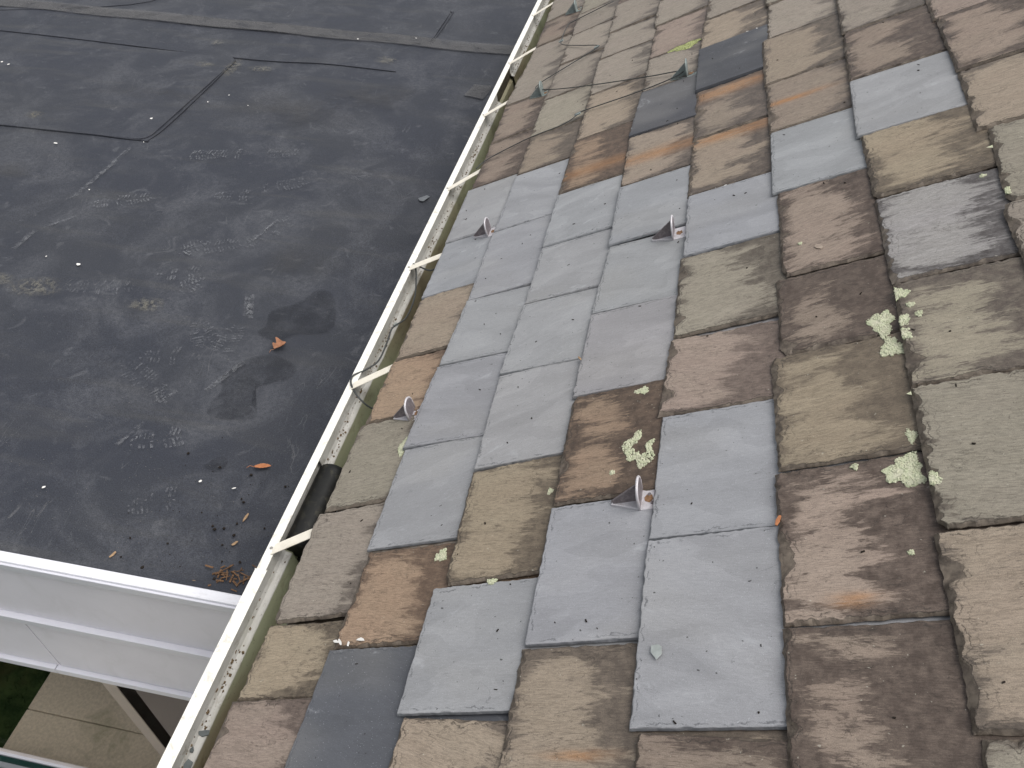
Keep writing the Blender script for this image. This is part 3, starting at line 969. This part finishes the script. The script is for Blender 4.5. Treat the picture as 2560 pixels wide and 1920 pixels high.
for k in range(0, 12):
    rows = [list(s) for s in SL.get(k, [])]
    if rows:
        # carry the courses on beyond the picture
        rows[0][0] = min(rows[0][0], rows[0][2] - .29)
        u = rows[0][0]
        while u > -.55:
            wd = rr.uniform(.26, .32); v = k * EXPO + rr.gauss(0, .002) + DV
            rows.insert(0, [u - wd, v, u, v + rr.gauss(0, .003), rr.choice(['T.3', 'G.2', 'B.5', 'g.3'])]); u -= wd
        u = rows[-1][2]
    else:
        u = -.55 + rr.uniform(-.2, .1)
    far = 5.15
    while u < far:
        wd = rr.uniform(.26, .33); v = k * EXPO + rr.gauss(0, .002) + DV
        rows.append([u, v, u + wd, v + rr.gauss(0, .003), rr.choice(['G.2', 'T.35', 'B.5', 'g.15', 'P.3', 'G.1', 'b.5'])]); u += wd
    for i, (u0, v0, u1, v1, code) in enumerate(rows):
        v0 -= DV; v1 -= DV
        um = (u0 + u1) / 2
        vis = .25 < um < 4.6 and k <= 8
        d = math.hypot(um - .2, (k * EXPO) - .9) + .6
        res = .0034 * max(1.0, d / 1.3) if vis else .03
        o = slate(u0, v0, u1, v1, code, min(res, .03), roof, rr)
        slates.setdefault(k, []).append((u0, u1, o, code))


def at(k, u):
    for (u0, u1, o, c) in slates[k]:
        if u0 <= u <= u1: return o
    return None


def look(k, u, label=None, **kw):
    o = at(k, u)
    if label: o['label'] = label
    for a, b in kw.items(): o[a] = b


look(5, 2.25, 'tan slate with an orange rust streak near the top', rust=1.0, rust_y=.01, rust_w=.014, rust_x=.05, rust_l=.10, grain=-.05, side=.1)
look(4, 2.38, 'brown slate with a wide rust stain along its far half', rust=.8, rust_y=.105, grain=.02)
look(4, 2.08, 'pale tan slate rusty along its far edge', rust=.75, rust_y=.125, grain=.02)
look(3, 2.25, 'brown slate with broad orange rust stain', rust=.75, rust_y=-.01, grain=.0)
look(2, 2.36, 'dark brown slate with rusty lower edge', rust=.6, rust_y=-.07, rust_w=.03)
look(5, .79, None, rust=.75, rust_y=-.110, rust_w=.010, rust_x=.10, rust_l=.03)
look(3, .55, None, rust=.7, rust_y=-.035, rust_w=.008, rust_x=.13, rust_l=.05)
look(1, .79, 'orange brown sandy slate')
look(1, .56, 'dark blue slate with ragged edge')
look(3, 2.55, 'dark wet looking slate'); look(4, 2.7, 'dark wet looking slate')
look(4, .66, 'big fresh blue grey slate with a loose flake on it')
look(6, 1.5, 'grey slate with dark stained upper end', grain=.0, side=.05, dark=.42)

# ------------------------------------------------------------------ lichen, growing on single slates


def lichen(u, v, rv, ru, mat=M_LICH, ring=False):
    k = int(math.floor((v + .006) / EXPO)); k = max(0, k)
    o = at(k, u) or slates[k][0][2]
    mi = o.matrix_world.inverted()
    c = mi @ roof_pt(u, v, 0)
    rng = random.Random(int(u * 1000 + v * 7000))
    me_v, me_f, sh = [], [], []
    n = int(40 + 420000 * rv * ru)
    n = min(n, 620)
    if ring: n = 1300
    if not ring:
        m = 44; lob = rng.randint(9, 13); ph = rng.uniform(0, 6)
        me_v.append((c.x, c.y, -TILT * c.x + .0016)); sh.append(.1)
        for (sc_, hz, shv) in ((.55, .0009, .3), (.93, .0006, .4), (1.0, -.0010, .9)):
            for q in range(m):
                th = 2 * math.pi * q / m
                wob = (1 + .22 * math.sin(3 * th + u * 40) + .12 * math.sin(7 * th + v * 30)) * (1 + .07 * math.sin(lob * th + ph) + rng.uniform(-.05, .05))
                xx = max(.0012, c.x + rv * sc_ * wob * math.cos(th)); yy = c.y + ru * sc_ * wob * math.sin(th)
                me_v.append((xx, yy, -TILT * xx + hz + rng.uniform(-.0003, .0003))); sh.append(shv)
        for q in range(m):
            q2 = (q + 1) % m
            me_f.append((0, 1 + q, 1 + q2))
            for k2 in (0, 1):
                me_f.append((1 + k2 * m + q, 1 + (k2 + 1) * m + q, 1 + (k2 + 1) * m + q2, 1 + k2 * m + q2))
    for i in range(n):
        a = rng.uniform(0, 2 * math.pi); r = math.sqrt(rng.random())
        if ring and (r < .45 or -.9 < a - 1.2 < .5): continue
        wob = 1 + .22 * math.sin(3 * a + u * 40) + .12 * math.sin(7 * a + v * 30)
        x = c.x + rv * r * math.cos(a) * wob; y = c.y + ru * r * math.sin(a) * wob
        if rng.random() < .10 * (1 - r) + .03: continue
        s = rng.uniform(.0013, .0030) * (1.25 - .4 * r) * (1.0 if rv > .012 else .75)
        z = -TILT * x + rng.uniform(.0006, .0019) * (1.2 - .4 * r)
        if x < .002: continue
        b = len(me_v); m = 6
        me_v.append((x, y, z + rng.uniform(.0002, .0014))); sh.append(rng.uniform(0, .25))
        ph = rng.uniform(0, 6)
        for q in range(m):
            th = ph + 2 * math.pi * q / m
            rad = s * rng.uniform(.7, 1.2)
            me_v.append((x + rad * math.cos(th), y + rad * math.sin(th), z + rng.uniform(-.0016, .0004))); sh.append(rng.uniform(.1, .9))
        for q in range(m): me_f.append((b, b + 1 + q, b + 1 + (q + 1) % m))
    me = bpy.data.meshes.new('lichen_patch')
    me.from_pydata(me_v, [], me_f)
    me.attributes.new('shade', 'FLOAT', 'POINT').data.foreach_set('value', sh)
    me.materials.append(mat)
    p = bpy.data.objects.new('lichen_patch', me)
    link(p, o)
    return p


LICH = [(1.308, 1.306, .018, .018), (1.248, 1.272, .020, .034), (1.231, 1.307, .013, .015), (1.195, 1.305, .013, .014), (1.180, 1.281, .018, .024), (0.899, 1.27, .027, .030),
        (0.966, 1.287, .008, .014), (0.864, 1.307, .010, .013), (1.045, 1.292, .004, .007), (1.057, .821, .030, .051), (1.215, .182, .010, .029), (0.871, .407, .013, .014),
        (0.788, .552, .010, .006), (1.212, .809, .015, .010), (2.971, .797, .055, .026), (1.532, 1.526, .008, .011), (1.698, 1.521, .006, .009), (0.75, 1.26, .004, .004), (0.987, .634, .006, .008),
        (0.999, .769, .005, .006), (0.92, 1.199, .005, .006), (1.62, 1.50, .006, .006), (1.24, 1.335, .006, .008), (1.27, 1.325, .007, .006), (1.56, 1.14, .004, .004)]
for i, q in enumerate(LICH):
    lichen(*q, mat=M_MOSS if i == 14 else M_LICH, ring=(i == 9))

# ------------------------------------------------------------------ gutter
GZ = -.05
gut = empty('gutter', (-.06, .4, GZ))
tag(gut, 'white metal gutter with algae inside along the slate eave', 'gutter')
G_OFF = Vector((.06, -.4, -GZ))


def GB(mb, name, mat, **k):
    mb.v = [tuple(Vector(v) + G_OFF) for v in mb.v]
    return mb.build(name, mat, gut, **k)


# outer shell of the trough (closed section), open at the sump stretches on its inner ledge only
ysamp = [-.7 + i * .1 for i in range(61)]
shell = [(-.100, GZ - .002), (-.1035, GZ - .002), (-.1035, -.092), (-.094, -.116), (-.078, -.126), (-.068, -.182), (.030, -.182), (.030, -.028), (.027, -.028), (.027, -.178),
         (-.065, -.178), (-.0745, -.123), (-.0905, -.113), (-.100, -.090)]
mb = MB(); mb.extrude_y(shell, ysamp, True); GB(mb, 'trough', M_GUT)
# ledge and inner face, in lengths; broken where the old sleeve and the sump are
for (a, b) in ((-.7, .985), (1.245, 3.385), (3.66, 5.3)):
    n = max(2, int((b - a) / .1))
    yy = [a + (b - a) * i / n for i in range(n + 1)]
    pr = [(-.0965, GZ - .004), (-.0880, GZ - .006), (-.0862, -.075), (-.0850, -.088), (-.0800, -.0970), (-.0695, -.1005), (-.0668, -.1025), (-.0530, -.158), (-.048, -.164), (.020, -.166),
          (.020, -.169), (-.050, -.167), (-.0555, -.160), (-.0695, -.1045), (-.0705, -.1035), (-.0815, -.1000), (-.0875, -.089), (-.0888, -.075), (-.0965, GZ - .0075)]
    mb = MB(); mb.extrude_y(pr, yy, True); GB(mb, 'inner_ledge', M_GUT)
# top rim in two lapped lengths
mb = MB(); mb.extrude_y([(-.107, GZ + .0015), (-.0845, GZ + .0015), (-.0845, GZ - .003), (-.107, GZ - .009)], [.893 + i * .1 for i in range(45)], True); GB(mb, 'rim', M_WHITE, bevel=.0012)
mb = MB(); mb.extrude_y([(-.1085, GZ + .0045), (-.0795, GZ + .0045), (-.0795, GZ + .0022), (-.1085, GZ - .009)], [-.7 + i * .1 for i in range(16)] + [.897], True); GB(mb, 'rim', M_WHITE, bevel=.0012)
# black rubber sleeve lying in the near sump
mb = MB()
P = [(-.052, 1.00 + i * .0125, -.100) for i in range(20)]
mb.tube(P, .041, 20); GB(mb, 'rubber_sleeve', M_BLACKRUB, smooth=True)
mb = MB(); mb.box(-.098, .026, 1.0, 1.245, -.176, -.150); GB(mb, 'sump_floor', M_BLACKRUB)
# the far sump, dirty inside
mb = MB(); mb.box(-.0985, -.0865, 3.386, 3.659, -.176, -.062); mb.box(-.086, .026, 3.386, 3.659, -.177, -.166)
GB(mb, 'sump_lining', mat_simple('sump_grime', (.050, .042, .028), .8, .2, 0, .4, 60, (.016, .014, .010), .7, 25, .3))
# hanger straps
straps = [(-.089, .954, .99), (-.085, 1.51, 1.549), (-.082, 2.072, 2.094), (-.088, 2.567, 2.626), (-.089, 3.155, 3.215), (-.085, 3.676, 3.74), (-.09, 4.263, 4.341), (-.088, .262, .30), (-.088, 4.86, 4.92)]
for (x0, ya, yb) in straps:
    hw_ = .015
    A = Vector((-.088, ya, GZ + .0028)); B = Vector((.03, yb + (yb - ya) * .35, .004)); 
    mb = MB()
    d = Vector((0, hw_, 0)); up = Vector((-.0009, 0, .0021))
    mb.hexa([A - d, B - d, B + d, A + d, A - d + up, B - d + up, B + d + up, A + d + up])
    st = GB(mb, 'strap', M_STRAP, bevel=.0004)
    # screw head on the rim
    mb = MB()
    c = Vector((-.0955, ya + .004, GZ + .0015 + (.003 if ya < .89 else 0)))
    ring = [(c.x + .0042 * math.cos(t), c.y + .0042 * math.sin(t)) for t in [2 * math.pi * i / 10 for i in range(10)]]
    mb.prism(ring, c.z, c.z + .0016)
    ring = [(c.x + .0028 * math.cos(t), c.y + .0028 * math.sin(t)) for t in [2 * math.pi * i / 10 for i in range(10)]]
    mb.prism(ring, c.z + .0013, c.z + .0026)
    GB(mb, 'screw', M_STEEL)
# muck lying on the ledge
mb = MB()
for i in range(900):
    y = random.uniform(.35, 4.6)
    if 1.0 < y < 1.24 or 3.39 < y < 3.65: continue
    if math.sin(y * 5.1) + math.sin(y * 11.3 + 1) < random.uniform(-2.2, 1.6): continue
    t = random.random() ** 1.8
    x = -.0855 + t * .0155; z = -.0895 - min(1.0, t * 1.6) * .0095
    s = random.uniform(.0008, .0036)
    a = random.uniform(0, 3)
    pts = [(x + s * random.uniform(.5, 1.3) * math.cos(a + q * 1.57), y + 1.4 * s * random.uniform(.5, 1.3) * math.sin(a + q * 1.57)) for q in range(4)]
    mb.prism(pts, z - .0004, z + s * .6)
o = GB(mb, 'gutter_muck', mat_simple('gutter_dirt', (.105, .075, .045), .9, .1, 0, .4, 200)); o['kind'] = 'stuff'


def chip(name, x, y, z, r, th, mat, label, cat, group=None, n=6, mw=None, parent=None, stretch=1.6):
    """flat broken fragment with thickness"""
    mb = MB()
    ph = random.uniform(0, 6)
    st_ = random.uniform(0, 3)
    pts = []
    for q in range(n):
        t = ph + 2 * math.pi * (q + random.uniform(-.3, .3)) / n
        rr_ = r * random.uniform(.65, 1.1)
        a, b = rr_ * math.cos(t) * stretch ** .5, rr_ * math.sin(t) / stretch ** .5
        pts.append((a * math.cos(st_) - b * math.sin(st_), a * math.sin(st_) + b * math.cos(st_)))
    mb.prism(pts, 0, th)
    o = mb.build(name, mat, parent)
    if mw is not None: o.matrix_world = mw
    else: o.location = (x, y, z)
    if label: tag(o, label, cat, group)
    return o


o = chip('slate_fragment', -.074, .540, -.098, .011, .003, M_DKCHIP, 'rounded dark slate chip on the gutter ledge by the lapped rim', 'slate chip'); o.rotation_euler = (.1, .35, .4)
o = chip('slate_fragment', -.079, .503, -.0945, .006, .003, M_DKCHIP, 'smallest dark slate chip on the nearest gutter ledge', 'slate chip'); o.rotation_euler = (0, .33, 1)
o = chip('slate_fragment', -.074, .470, -.097, .014, .003, M_DKCHIP, 'largest dark slate chip in the gutter at the bottom of the picture', 'slate chip'); o.rotation_euler = (.05, .35, .2)
o = chip('slate_fragment', -.074, 1.84, -.096, .010, .003, M_PALECHIP, 'grey slate chip standing in the gutter under the loose cable', 'slate chip'); o.rotation_euler = (.6, .9, .4)

# ------------------------------------------------------------------ snow guards


def snow_guard(u, v, label, mats, rot=0.0, first=[None]):
    base_m, web_m = mats
    t = empty('snow_guard', mat=roof_mat(u, v, -.0072, rot) @ Matrix.Rotation(.05, 4, 'Y') @ Matrix.Scale(.90, 4))
    tag(t, label, 'snow guard', 'snow guards on the slates')
    if first[0]:
        for ch in first[0].children:
            c = ch.copy(); sc.collection.objects.link(c); c.parent = t
            if ch.name.startswith('rust'): pass
            elif ch.name.startswith('fin'):
                c.data = c.data.copy(); c.data.materials[0] = M_FIN if web_m is M_GALVW else web_m
            elif ch.name.startswith('web') or ch.name.startswith('brace'):
                c.data = c.data.copy(); c.data.materials[0] = web_m
            else:
                c.data = c.data.copy(); c.data.materials[0] = base_m
        return t
    first[0] = t
    mb = MB()                                   # base plate: pointed nose, then a tongue that runs under the slate above
    mb.prism([(-.062, -.006), (.0, -.027), (.050, -.027), (.050, .027), (.0, .027), (-.062, .006)], -.002, .0012)
    mb.build('base_plate', base_m, t, bevel=.0006)
    mb = MB()                                   # nose flange along the near edge
    mb.hexa([(-.062, -.006, .0012), (.0, -.027, .0012), (.0, -.0235, .0012), (-.060, -.003, .0012),
             (-.062, -.006, .0042), (.0, -.027, .0042), (.0, -.0235, .0042), (-.060, -.003, .0042)])
    mb.build('flange', base_m, t)
    mb = MB(); mb.prism([(.010, -.006), (.020, -.011), (.027, -.003), (.024, .008), (.013, .010), (.008, .003)], .0010, .0020); mb.build('rust_patch', M_RUST, t)
    # rounded upright fin across the slope
    def fin(w, h0, h):
        p = [(-w, h0)]
        for i in range(13):
            a = math.pi * i / 12
            p.append((-w * math.cos(a), h - w * 1.0 + w * 1.0 * math.sin(a)))
        p.append((w, h0))
        return p
    mb = MB()
    pr = fin(.0255, .001, .056)
    b = len(mb.v); n = len(pr)
    mb.v += [(-.0022 + .22 * max(z, 0), y, z) for (y, z) in pr] + [(.0022 + .22 * max(z, 0), y, z) for (y, z) in pr]
    mb.f.append(tuple(range(n))); mb.f.append(tuple(range(2 * n - 1, n - 1, -1)))
    for i in range(n):
        j = (i + 1) % n; mb.f.append((i, n + i, n + j, j))
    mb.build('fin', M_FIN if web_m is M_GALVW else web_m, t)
    mb = MB()                                   # thicker bead round the fin
    path = [(.22 * max(z, 0), y, z) for (y, z) in pr]
    mb.tube(path, .0030, 6)
    mb.build('bead', base_m, t, smooth=True)
    mb = MB()                                   # gusset web bracing the fin from the nose
    mb.hexa([(-.058, -.0025, .001), (-.001, -.0025, .001), (-.001, .0025, .001), (-.058, .0025, .001),
             (-.058, -.0015, .006), (.0085, -.0015, .044), (.0085, .0015, .044), (-.058, .0015, .006)])
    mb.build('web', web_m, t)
    mb = MB(); mb.hexa([(-.060, -.0030, .005), (.0075, -.0020, .0450), (.0075, .0020, .0450), (-.060, .0030, .005),
                        (-.0605, -.0030, .0075), (.0075, -.0020, .0475), (.0075, .0020, .0475), (-.0605, .0030, .0075)])
    mb.build('brace_flange', web_m, t)
    mb = MB()
    for (x, y) in ((.018, .010), (.026, -.012)):
        mb.prism([(x + .004 * math.cos(q), y + .004 * math.sin(q)) for q in [i * .785 for i in range(8)]], .0012, .0026)
    mb.build('rivet', web_m, t)
    return t


Zn, Vg = (M_GALV, M_GALVW), (M_VERD, M_VERD)
for (u, v, lab, ms_, r) in ((.927, .832, 'zinc snow guard nearest the lichened brown slate, closest to the camera', Zn, .0), (2.132, .188, 'zinc snow guard beside the gutter on the far grey slates', Zn, .0),
                            (1.770, .835, 'zinc snow guard in the middle of the grey slates at the row end', Zn, 0), (1.329, .170, 'zinc snow guard on the orange tan eave slate', Zn, 0),
                            (3.128, .180, 'weathered snow guard near the gutter with the wire looped round its fin', Vg, 0), (2.722, .815, 'greenish snow guard beside the dark slates with wire tied to its foot', Vg, 0),
                            (4.02, .185, 'farthest weathered snow guard at the top by the gutter', Vg, 0)):
    snow_guard(u, v, lab, ms_, r)

# ------------------------------------------------------------------ cables
CAB = [(2.627, 1.384), (2.673, 1.429), (2.706, 1.59), (2.7, 1.729), (2.728, 1.782), (2.748, 1.791), (2.712, 2.007), (2.704, 2.124), (2.716, 2.178), (2.741, 2.168), (2.818, 2.029), (3.014, 1.717), (3.156, 1.539), (3.216, 1.534),
       (3.266, 1.641), (3.326, 1.775), (3.359, 1.771), (3.44, 1.692), (3.562, 1.58), (3.631, 1.559), (3.794, 1.561), (3.82, 1.602), (3.83, 1.79)]
mb = MB()
mb.tube(smooth_path([roof_pt(u, v - DV, .0085) for (u, v) in CAB], 6), .0019, 7)
c1 = mb.build('heat_cable', M_CABLE, smooth=True)
tag(c1, 'thin dark wire zigzagging over the far slates between the snow guards', 'cable')
for (u, v) in ((2.74, .412), (3.34, .40), (3.625, .183)):
    mb = MB()
    m = roof_mat(u, v, .006)
    mb.box(-.012, .010, -.006, .006, 0, .004)
    k = mb.build('clip', M_VERD); k.parent = c1; k.matrix_world = m
GC = [(.01, 2.045, -.015), (-.02, 2.055, -.035), (-.075, 2.085, -.042), (-.084, 2.090, -.046), (-.066, 2.06, -.052), (-.041, 1.953, -.068), (-.039, 1.851, -.07), (-.060, 1.785, -.0585), (-.057, 1.728, -.0585), (-.056, 1.637, -.0585),
      (-.078, 1.584, -.052), (-.101, 1.546, -.044), (-.093, 1.511, -.044), (-.059, 1.475, -.0555), (-.022, 1.474, -.09), (.012, 1.50, -.1)]
mb = MB(); mb.tube(smooth_path(GC, 6), .0027, 7)
tag(mb.build('loose_cable', M_CABLE, smooth=True), 'loose grey cable lying in the gutter and looped over the straps', 'cable')

# ------------------------------------------------------------------ leaves and bits on the membrane


def leaf(x, y, L, Wd, mat, rotz, label, curl=.5, lobes=0):
    t = empty('fallen_leaf', (x, y, ZR + .004))
    t.rotation_euler = (0, 0, rotz)
    tag(t, label, 'leaf')
    n, m = 14, 7
    mb = MB()
    for i in range(n + 1):
        s = i / n
        w = Wd * math.sin(math.pi * min(1, s * .96 + .03)) ** .75
        if lobes: w *= 1 + .38 * math.sin(s * math.pi * lobes * 2)
        for j in range(m + 1):
            q = (j / m - .5) * 2
            mb.v.append(((s - .5) * L, q * w, .002 + curl * abs(q) ** 1.5 * w + curl * .35 * L * (s - .5) ** 2 + random.uniform(-1, 1) * .0009))
    for i in range(n):
        for j in range(m):
            a = i * (m + 1) + j
            mb.f.append((a, a + m + 1, a + m + 2, a + 1))
    o = mb.build('blade', mat, t, smooth=True)
    md = o.modifiers.new('thick', 'SOLIDIFY'); md.thickness = .0006
    mb = MB(); mb.tube([(-L * .5, 0, .003), (-L * .75, .004, .006), (-L * .95, -.002, .003)], .0009, 5); mb.build('stalk', mat, t, smooth=True)
    return t


leaf(-.651, 2.075, .052, .022, M_LEAF, 1.0, 'curled brown leaf alone on the middle of the dark membrane', .9, 2)
leaf(-.471, 1.51, .055, .009, M_LEAF2, .25, 'narrow orange leaf on the membrane beside the gutter', .7)
for (x, y, r, lab) in ((-.774, 1.107, .2, 'tan leaf scrap lying beside the white coping at left'), (-.431, 1.215, -.9, 'tan leaf scrap between the coping and the gutter strap'), (-.44, 1.31, 1.4, 'upright tan leaf scrap next to the narrow gutter strap shadow')):
    chip('leaf_scrap', x, y, ZR + .004, .009, .0014, M_TWIG, lab, 'leaf scrap', stretch=3.5)
chip('leaf_scrap', -.49, 1.066, ZR + .006, .009, .0014, M_TWIG, 'tiny orange leaf scrap closest to the white coping', 'leaf scrap', stretch=2)
# little heap of bark and leaf in the corner by the gutter
mb = MB()
for i in range(40):
    x = random.gauss(-.385, .035); y = random.gauss(1.108, .018)
    a = random.uniform(0, 3.14); l = random.uniform(.004, .016); w = random.uniform(.001, .003)
    c, s = math.cos(a), math.sin(a); z = ZR + random.uniform(.002, .012)
    q = [(x - l * c - w * s, y - l * s + w * c), (x - l * c + w * s, y - l * s - w * c), (x + l * c + w * s, y + l * s - w * c), (x + l * c - w * s, y + l * s + w * c)]
    mb.prism(q[::1], z, z + .002)
o = mb.build('leaf_litter', mat_simple('bark_litter', (.13, .075, .042), .85, .2, 0, .5, 120)); tag(o, 'small heap of bark and leaf bits in the corner by coping and gutter', None, None, 'stuff')
chips = [(-1.132, 1.294, .010), (-.645, 1.414, .009), (-.525, 1.408, .008), (-2.074, 3.665, .017), (-2.428, 3.327, .017), (-3.288, 4.148, .014), (-3.351, 4.172, .014), (-1.709, 2.4, .018), (-1.881, 2.426, .007), (-1.322, 4.869, .012), (-.965, 4.943, .010),
         (-1.98, 3.42, .006), (-1.86, 3.9, .008), (-1.78, 4.0, .008), (-1.62, 3.9, .007), (-2.0, 2.95, .007)]
CL = {0: 'white flake lying nearest to the coping, at far left of the near membrane', 1: 'left of the two white flakes beside the narrow orange leaf', 2: 'right of the two white flakes beside the narrow orange leaf',
      3: 'long white flake on the raised membrane sheet inside its rounded corner', 4: 'white flake left of the rounded sheet corner, just below the raised seam', 5: 'lower of two white flakes at the far left edge of the raised sheet',
      6: 'upper of two white flakes at the far left edge of the raised sheet', 7: 'white flake between the two pale dust rings and the long scuff', 8: 'smaller white flake beside the lower end of the long scuff',
      9: 'white flake on the pale dust band, farther from the gutter', 10: 'white flake on the pale dust band, nearer to the gutter', 11: 'tiny white flake right on the rounded corner of the raised seam',
      12: 'white flake on the upright run of the raised seam', 13: 'white flake just right of the upright raised seam', 14: 'white flake farthest right of the raised seam on the open membrane', 15: 'white flake at the upper part of the long scuff streak'}
for i, (x, y, r) in enumerate(chips):
    chip('paint_flake', x, y, ZR + .0065, r * .6, .0010, M_CHIP, CL[i], 'paint flake', 'white flakes scattered on the membrane', stretch=random.choice([1.3, 2.6]))
chip('slate_fragment', -.401, 3.175, ZR + .004, .030, .002, mat_simple('dull_slate_chip', (.15, .16, .17), .7, .3, 0, .15, 60), 'pale grey slate fragment on the membrane beside the gutter rim', 'slate chip', n=5, stretch=1.8)
# grit too small to count
mb = MB()
for i in range(800):
    near = random.random() < .62
    x = random.uniform(-1.4, -.2) if near else random.uniform(-3.6, -.2)
    y = 1.06 + abs(random.gauss(0, .42)) if near else random.uniform(1.1, 5.2)
    s = random.uniform(.0004, .0012) * (1 if near else 1.2)
    z = ZR + .0025
    mb.hexa([(x - s, y - s, z), (x + s, y - s * .6, z), (x + s * .7, y + s, z), (x - s, y + s * .8, z), (x - s * .6, y - s * .5, z + s * 1.6), (x + s * .7, y - s * .4, z + s * 1.6), (x + s * .5, y + s * .7, z + s * 1.4), (x - s * .5, y + s * .6, z + s * 1.5)])
o = mb.build('roof_grit', mat_simple('grit', (.14, .137, .13), .8, .2, 0, .5, 300)); tag(o, 'fine pale grit scattered over the dark membrane', None, None, 'stuff')
mb = MB()
for i in range(60):
    x = -.3 - abs(random.gauss(0, .28)); y = 1.08 + abs(random.gauss(0, .28))
    s = random.uniform(.0008, .0022) if random.random() < .7 else random.uniform(.003, .006); z = ZR + .0015
    pts = [(x + s * random.uniform(.6, 1.2) * math.cos(q), y + s * random.uniform(.6, 1.2) * math.sin(q)) for q in (0, 1.2, 2.5, 3.8, 5)]
    mb.prism(pts, z, z + s * .7)
o = mb.build('soil_crumbs', M_CRUMB); tag(o, 'black soil crumbs scattered near the coping', None, None, 'stuff')

# ------------------------------------------------------------------ bits lying on the slates
chip('slate_fragment', 0, 0, 0, .0125, .0012, M_PALECHIP, 'pale green slate flake lying on the big blue grey slate', 'slate chip', mw=roof_mat(.62, .894, .003), stretch=1.7)
chip('leaf_scrap', 0, 0, 0, .011, .003, mat_simple('fawn_scrap', (.33, .27, .22), .8, .2, 0, .2, 60), 'fawn leaf scrap on the brown streaked slate under the grey repairs', 'leaf scrap', mw=roof_mat(1.530, 1.178, -.002), stretch=1.7)
chip('twig', 0, 0, 0, .0045, .003, M_TWIG, 'short reddish twig in the joint of the middle grey slates', 'twig', mw=roof_mat(1.365, .641, .001), stretch=3)
chip('twig', 0, 0, 0, .0065, .003, M_LEAF2, 'reddish curled twig wedged beside the dark brown slate', 'twig', mw=roof_mat(.829, 1.079, .002, .3), stretch=4)
chip('slate_fragment', 0, 0, 0, .013, .003, M_PALECHIP, 'greenish slate chip jammed at a grey slate corner', 'slate chip', mw=roof_mat(.775, .680, -.004, 1.2), stretch=3)
chip('leaf_scrap', 0, 0, 0, .006, .002, M_TWIG, 'small tan seed on the grey slate below the snow guard', 'leaf scrap', mw=roof_mat(1.90, .655, -.004), stretch=2)
mb = MB()
for k in range(0, 7):
    for (u0, u1, o, code) in slates[k]:
        if not (.3 < (u0 + u1) / 2 < 3.2): continue
        for q in range(rr.randint(1, 4) if code[0] in 'NWDK' else rr.randint(0, 2)):
            u = rr.uniform(u0 + .01, u1 - .01); x = rr.uniform(.012, .2)
            m = o.matrix_world
            a = rr.uniform(0, 3.1); l = rr.uniform(.0012, .004); w = rr.uniform(.0007, .0014)
            c, s = math.cos(a), math.sin(a)
            y = u - (u0 + u1) / 2
            P = [(-l, -w), (l, -w * .6), (l * .9, w), (-l * .8, w)]
            lo = [m @ Vector((x + a_ * c - b_ * s, y + a_ * s + b_ * c, -TILT * x)) for (a_, b_) in P]
            hi = [m @ Vector((x + a_ * c - b_ * s, y + a_ * s + b_ * c, -TILT * x + w * 1.2)) for (a_, b_) in P]
            mb.hexa(lo + hi)
o = mb.build('slate_crumbs', M_CRUMB); tag(o, 'tiny black crumbs and needles strewn on the slates', None, None, 'stuff')
# white mortar flakes along two slate edges
for (pts, lab) in ((((.690, .219), (.687, .232), (.682, .255), (.689, .284)), 'white mortar flake under the orange brown slate'),
                   (((1.94, .872), (1.93, .90), (1.925, .935), (1.918, .965)), 'white mortar flake on the edge above a fresh grey slate'), (((2.86, 1.02), (2.855, 1.05)), 'white mortar flake on the dark far slate')):
    for q, (u, v) in enumerate(pts):
        which = ['nearest', 'second nearest', 'third nearest', 'farthest'][q if len(pts) == 4 else q * 3]
        chip('mortar_flake', 0, 0, 0, random.uniform(.003, .0075), .0012, M_CHIP, which + ' ' + lab, 'mortar flake', lab.replace('white mortar flake', 'white mortar flakes'), mw=roof_mat(u, v, .0015 if u < 1 else -.0045), stretch=2.6)
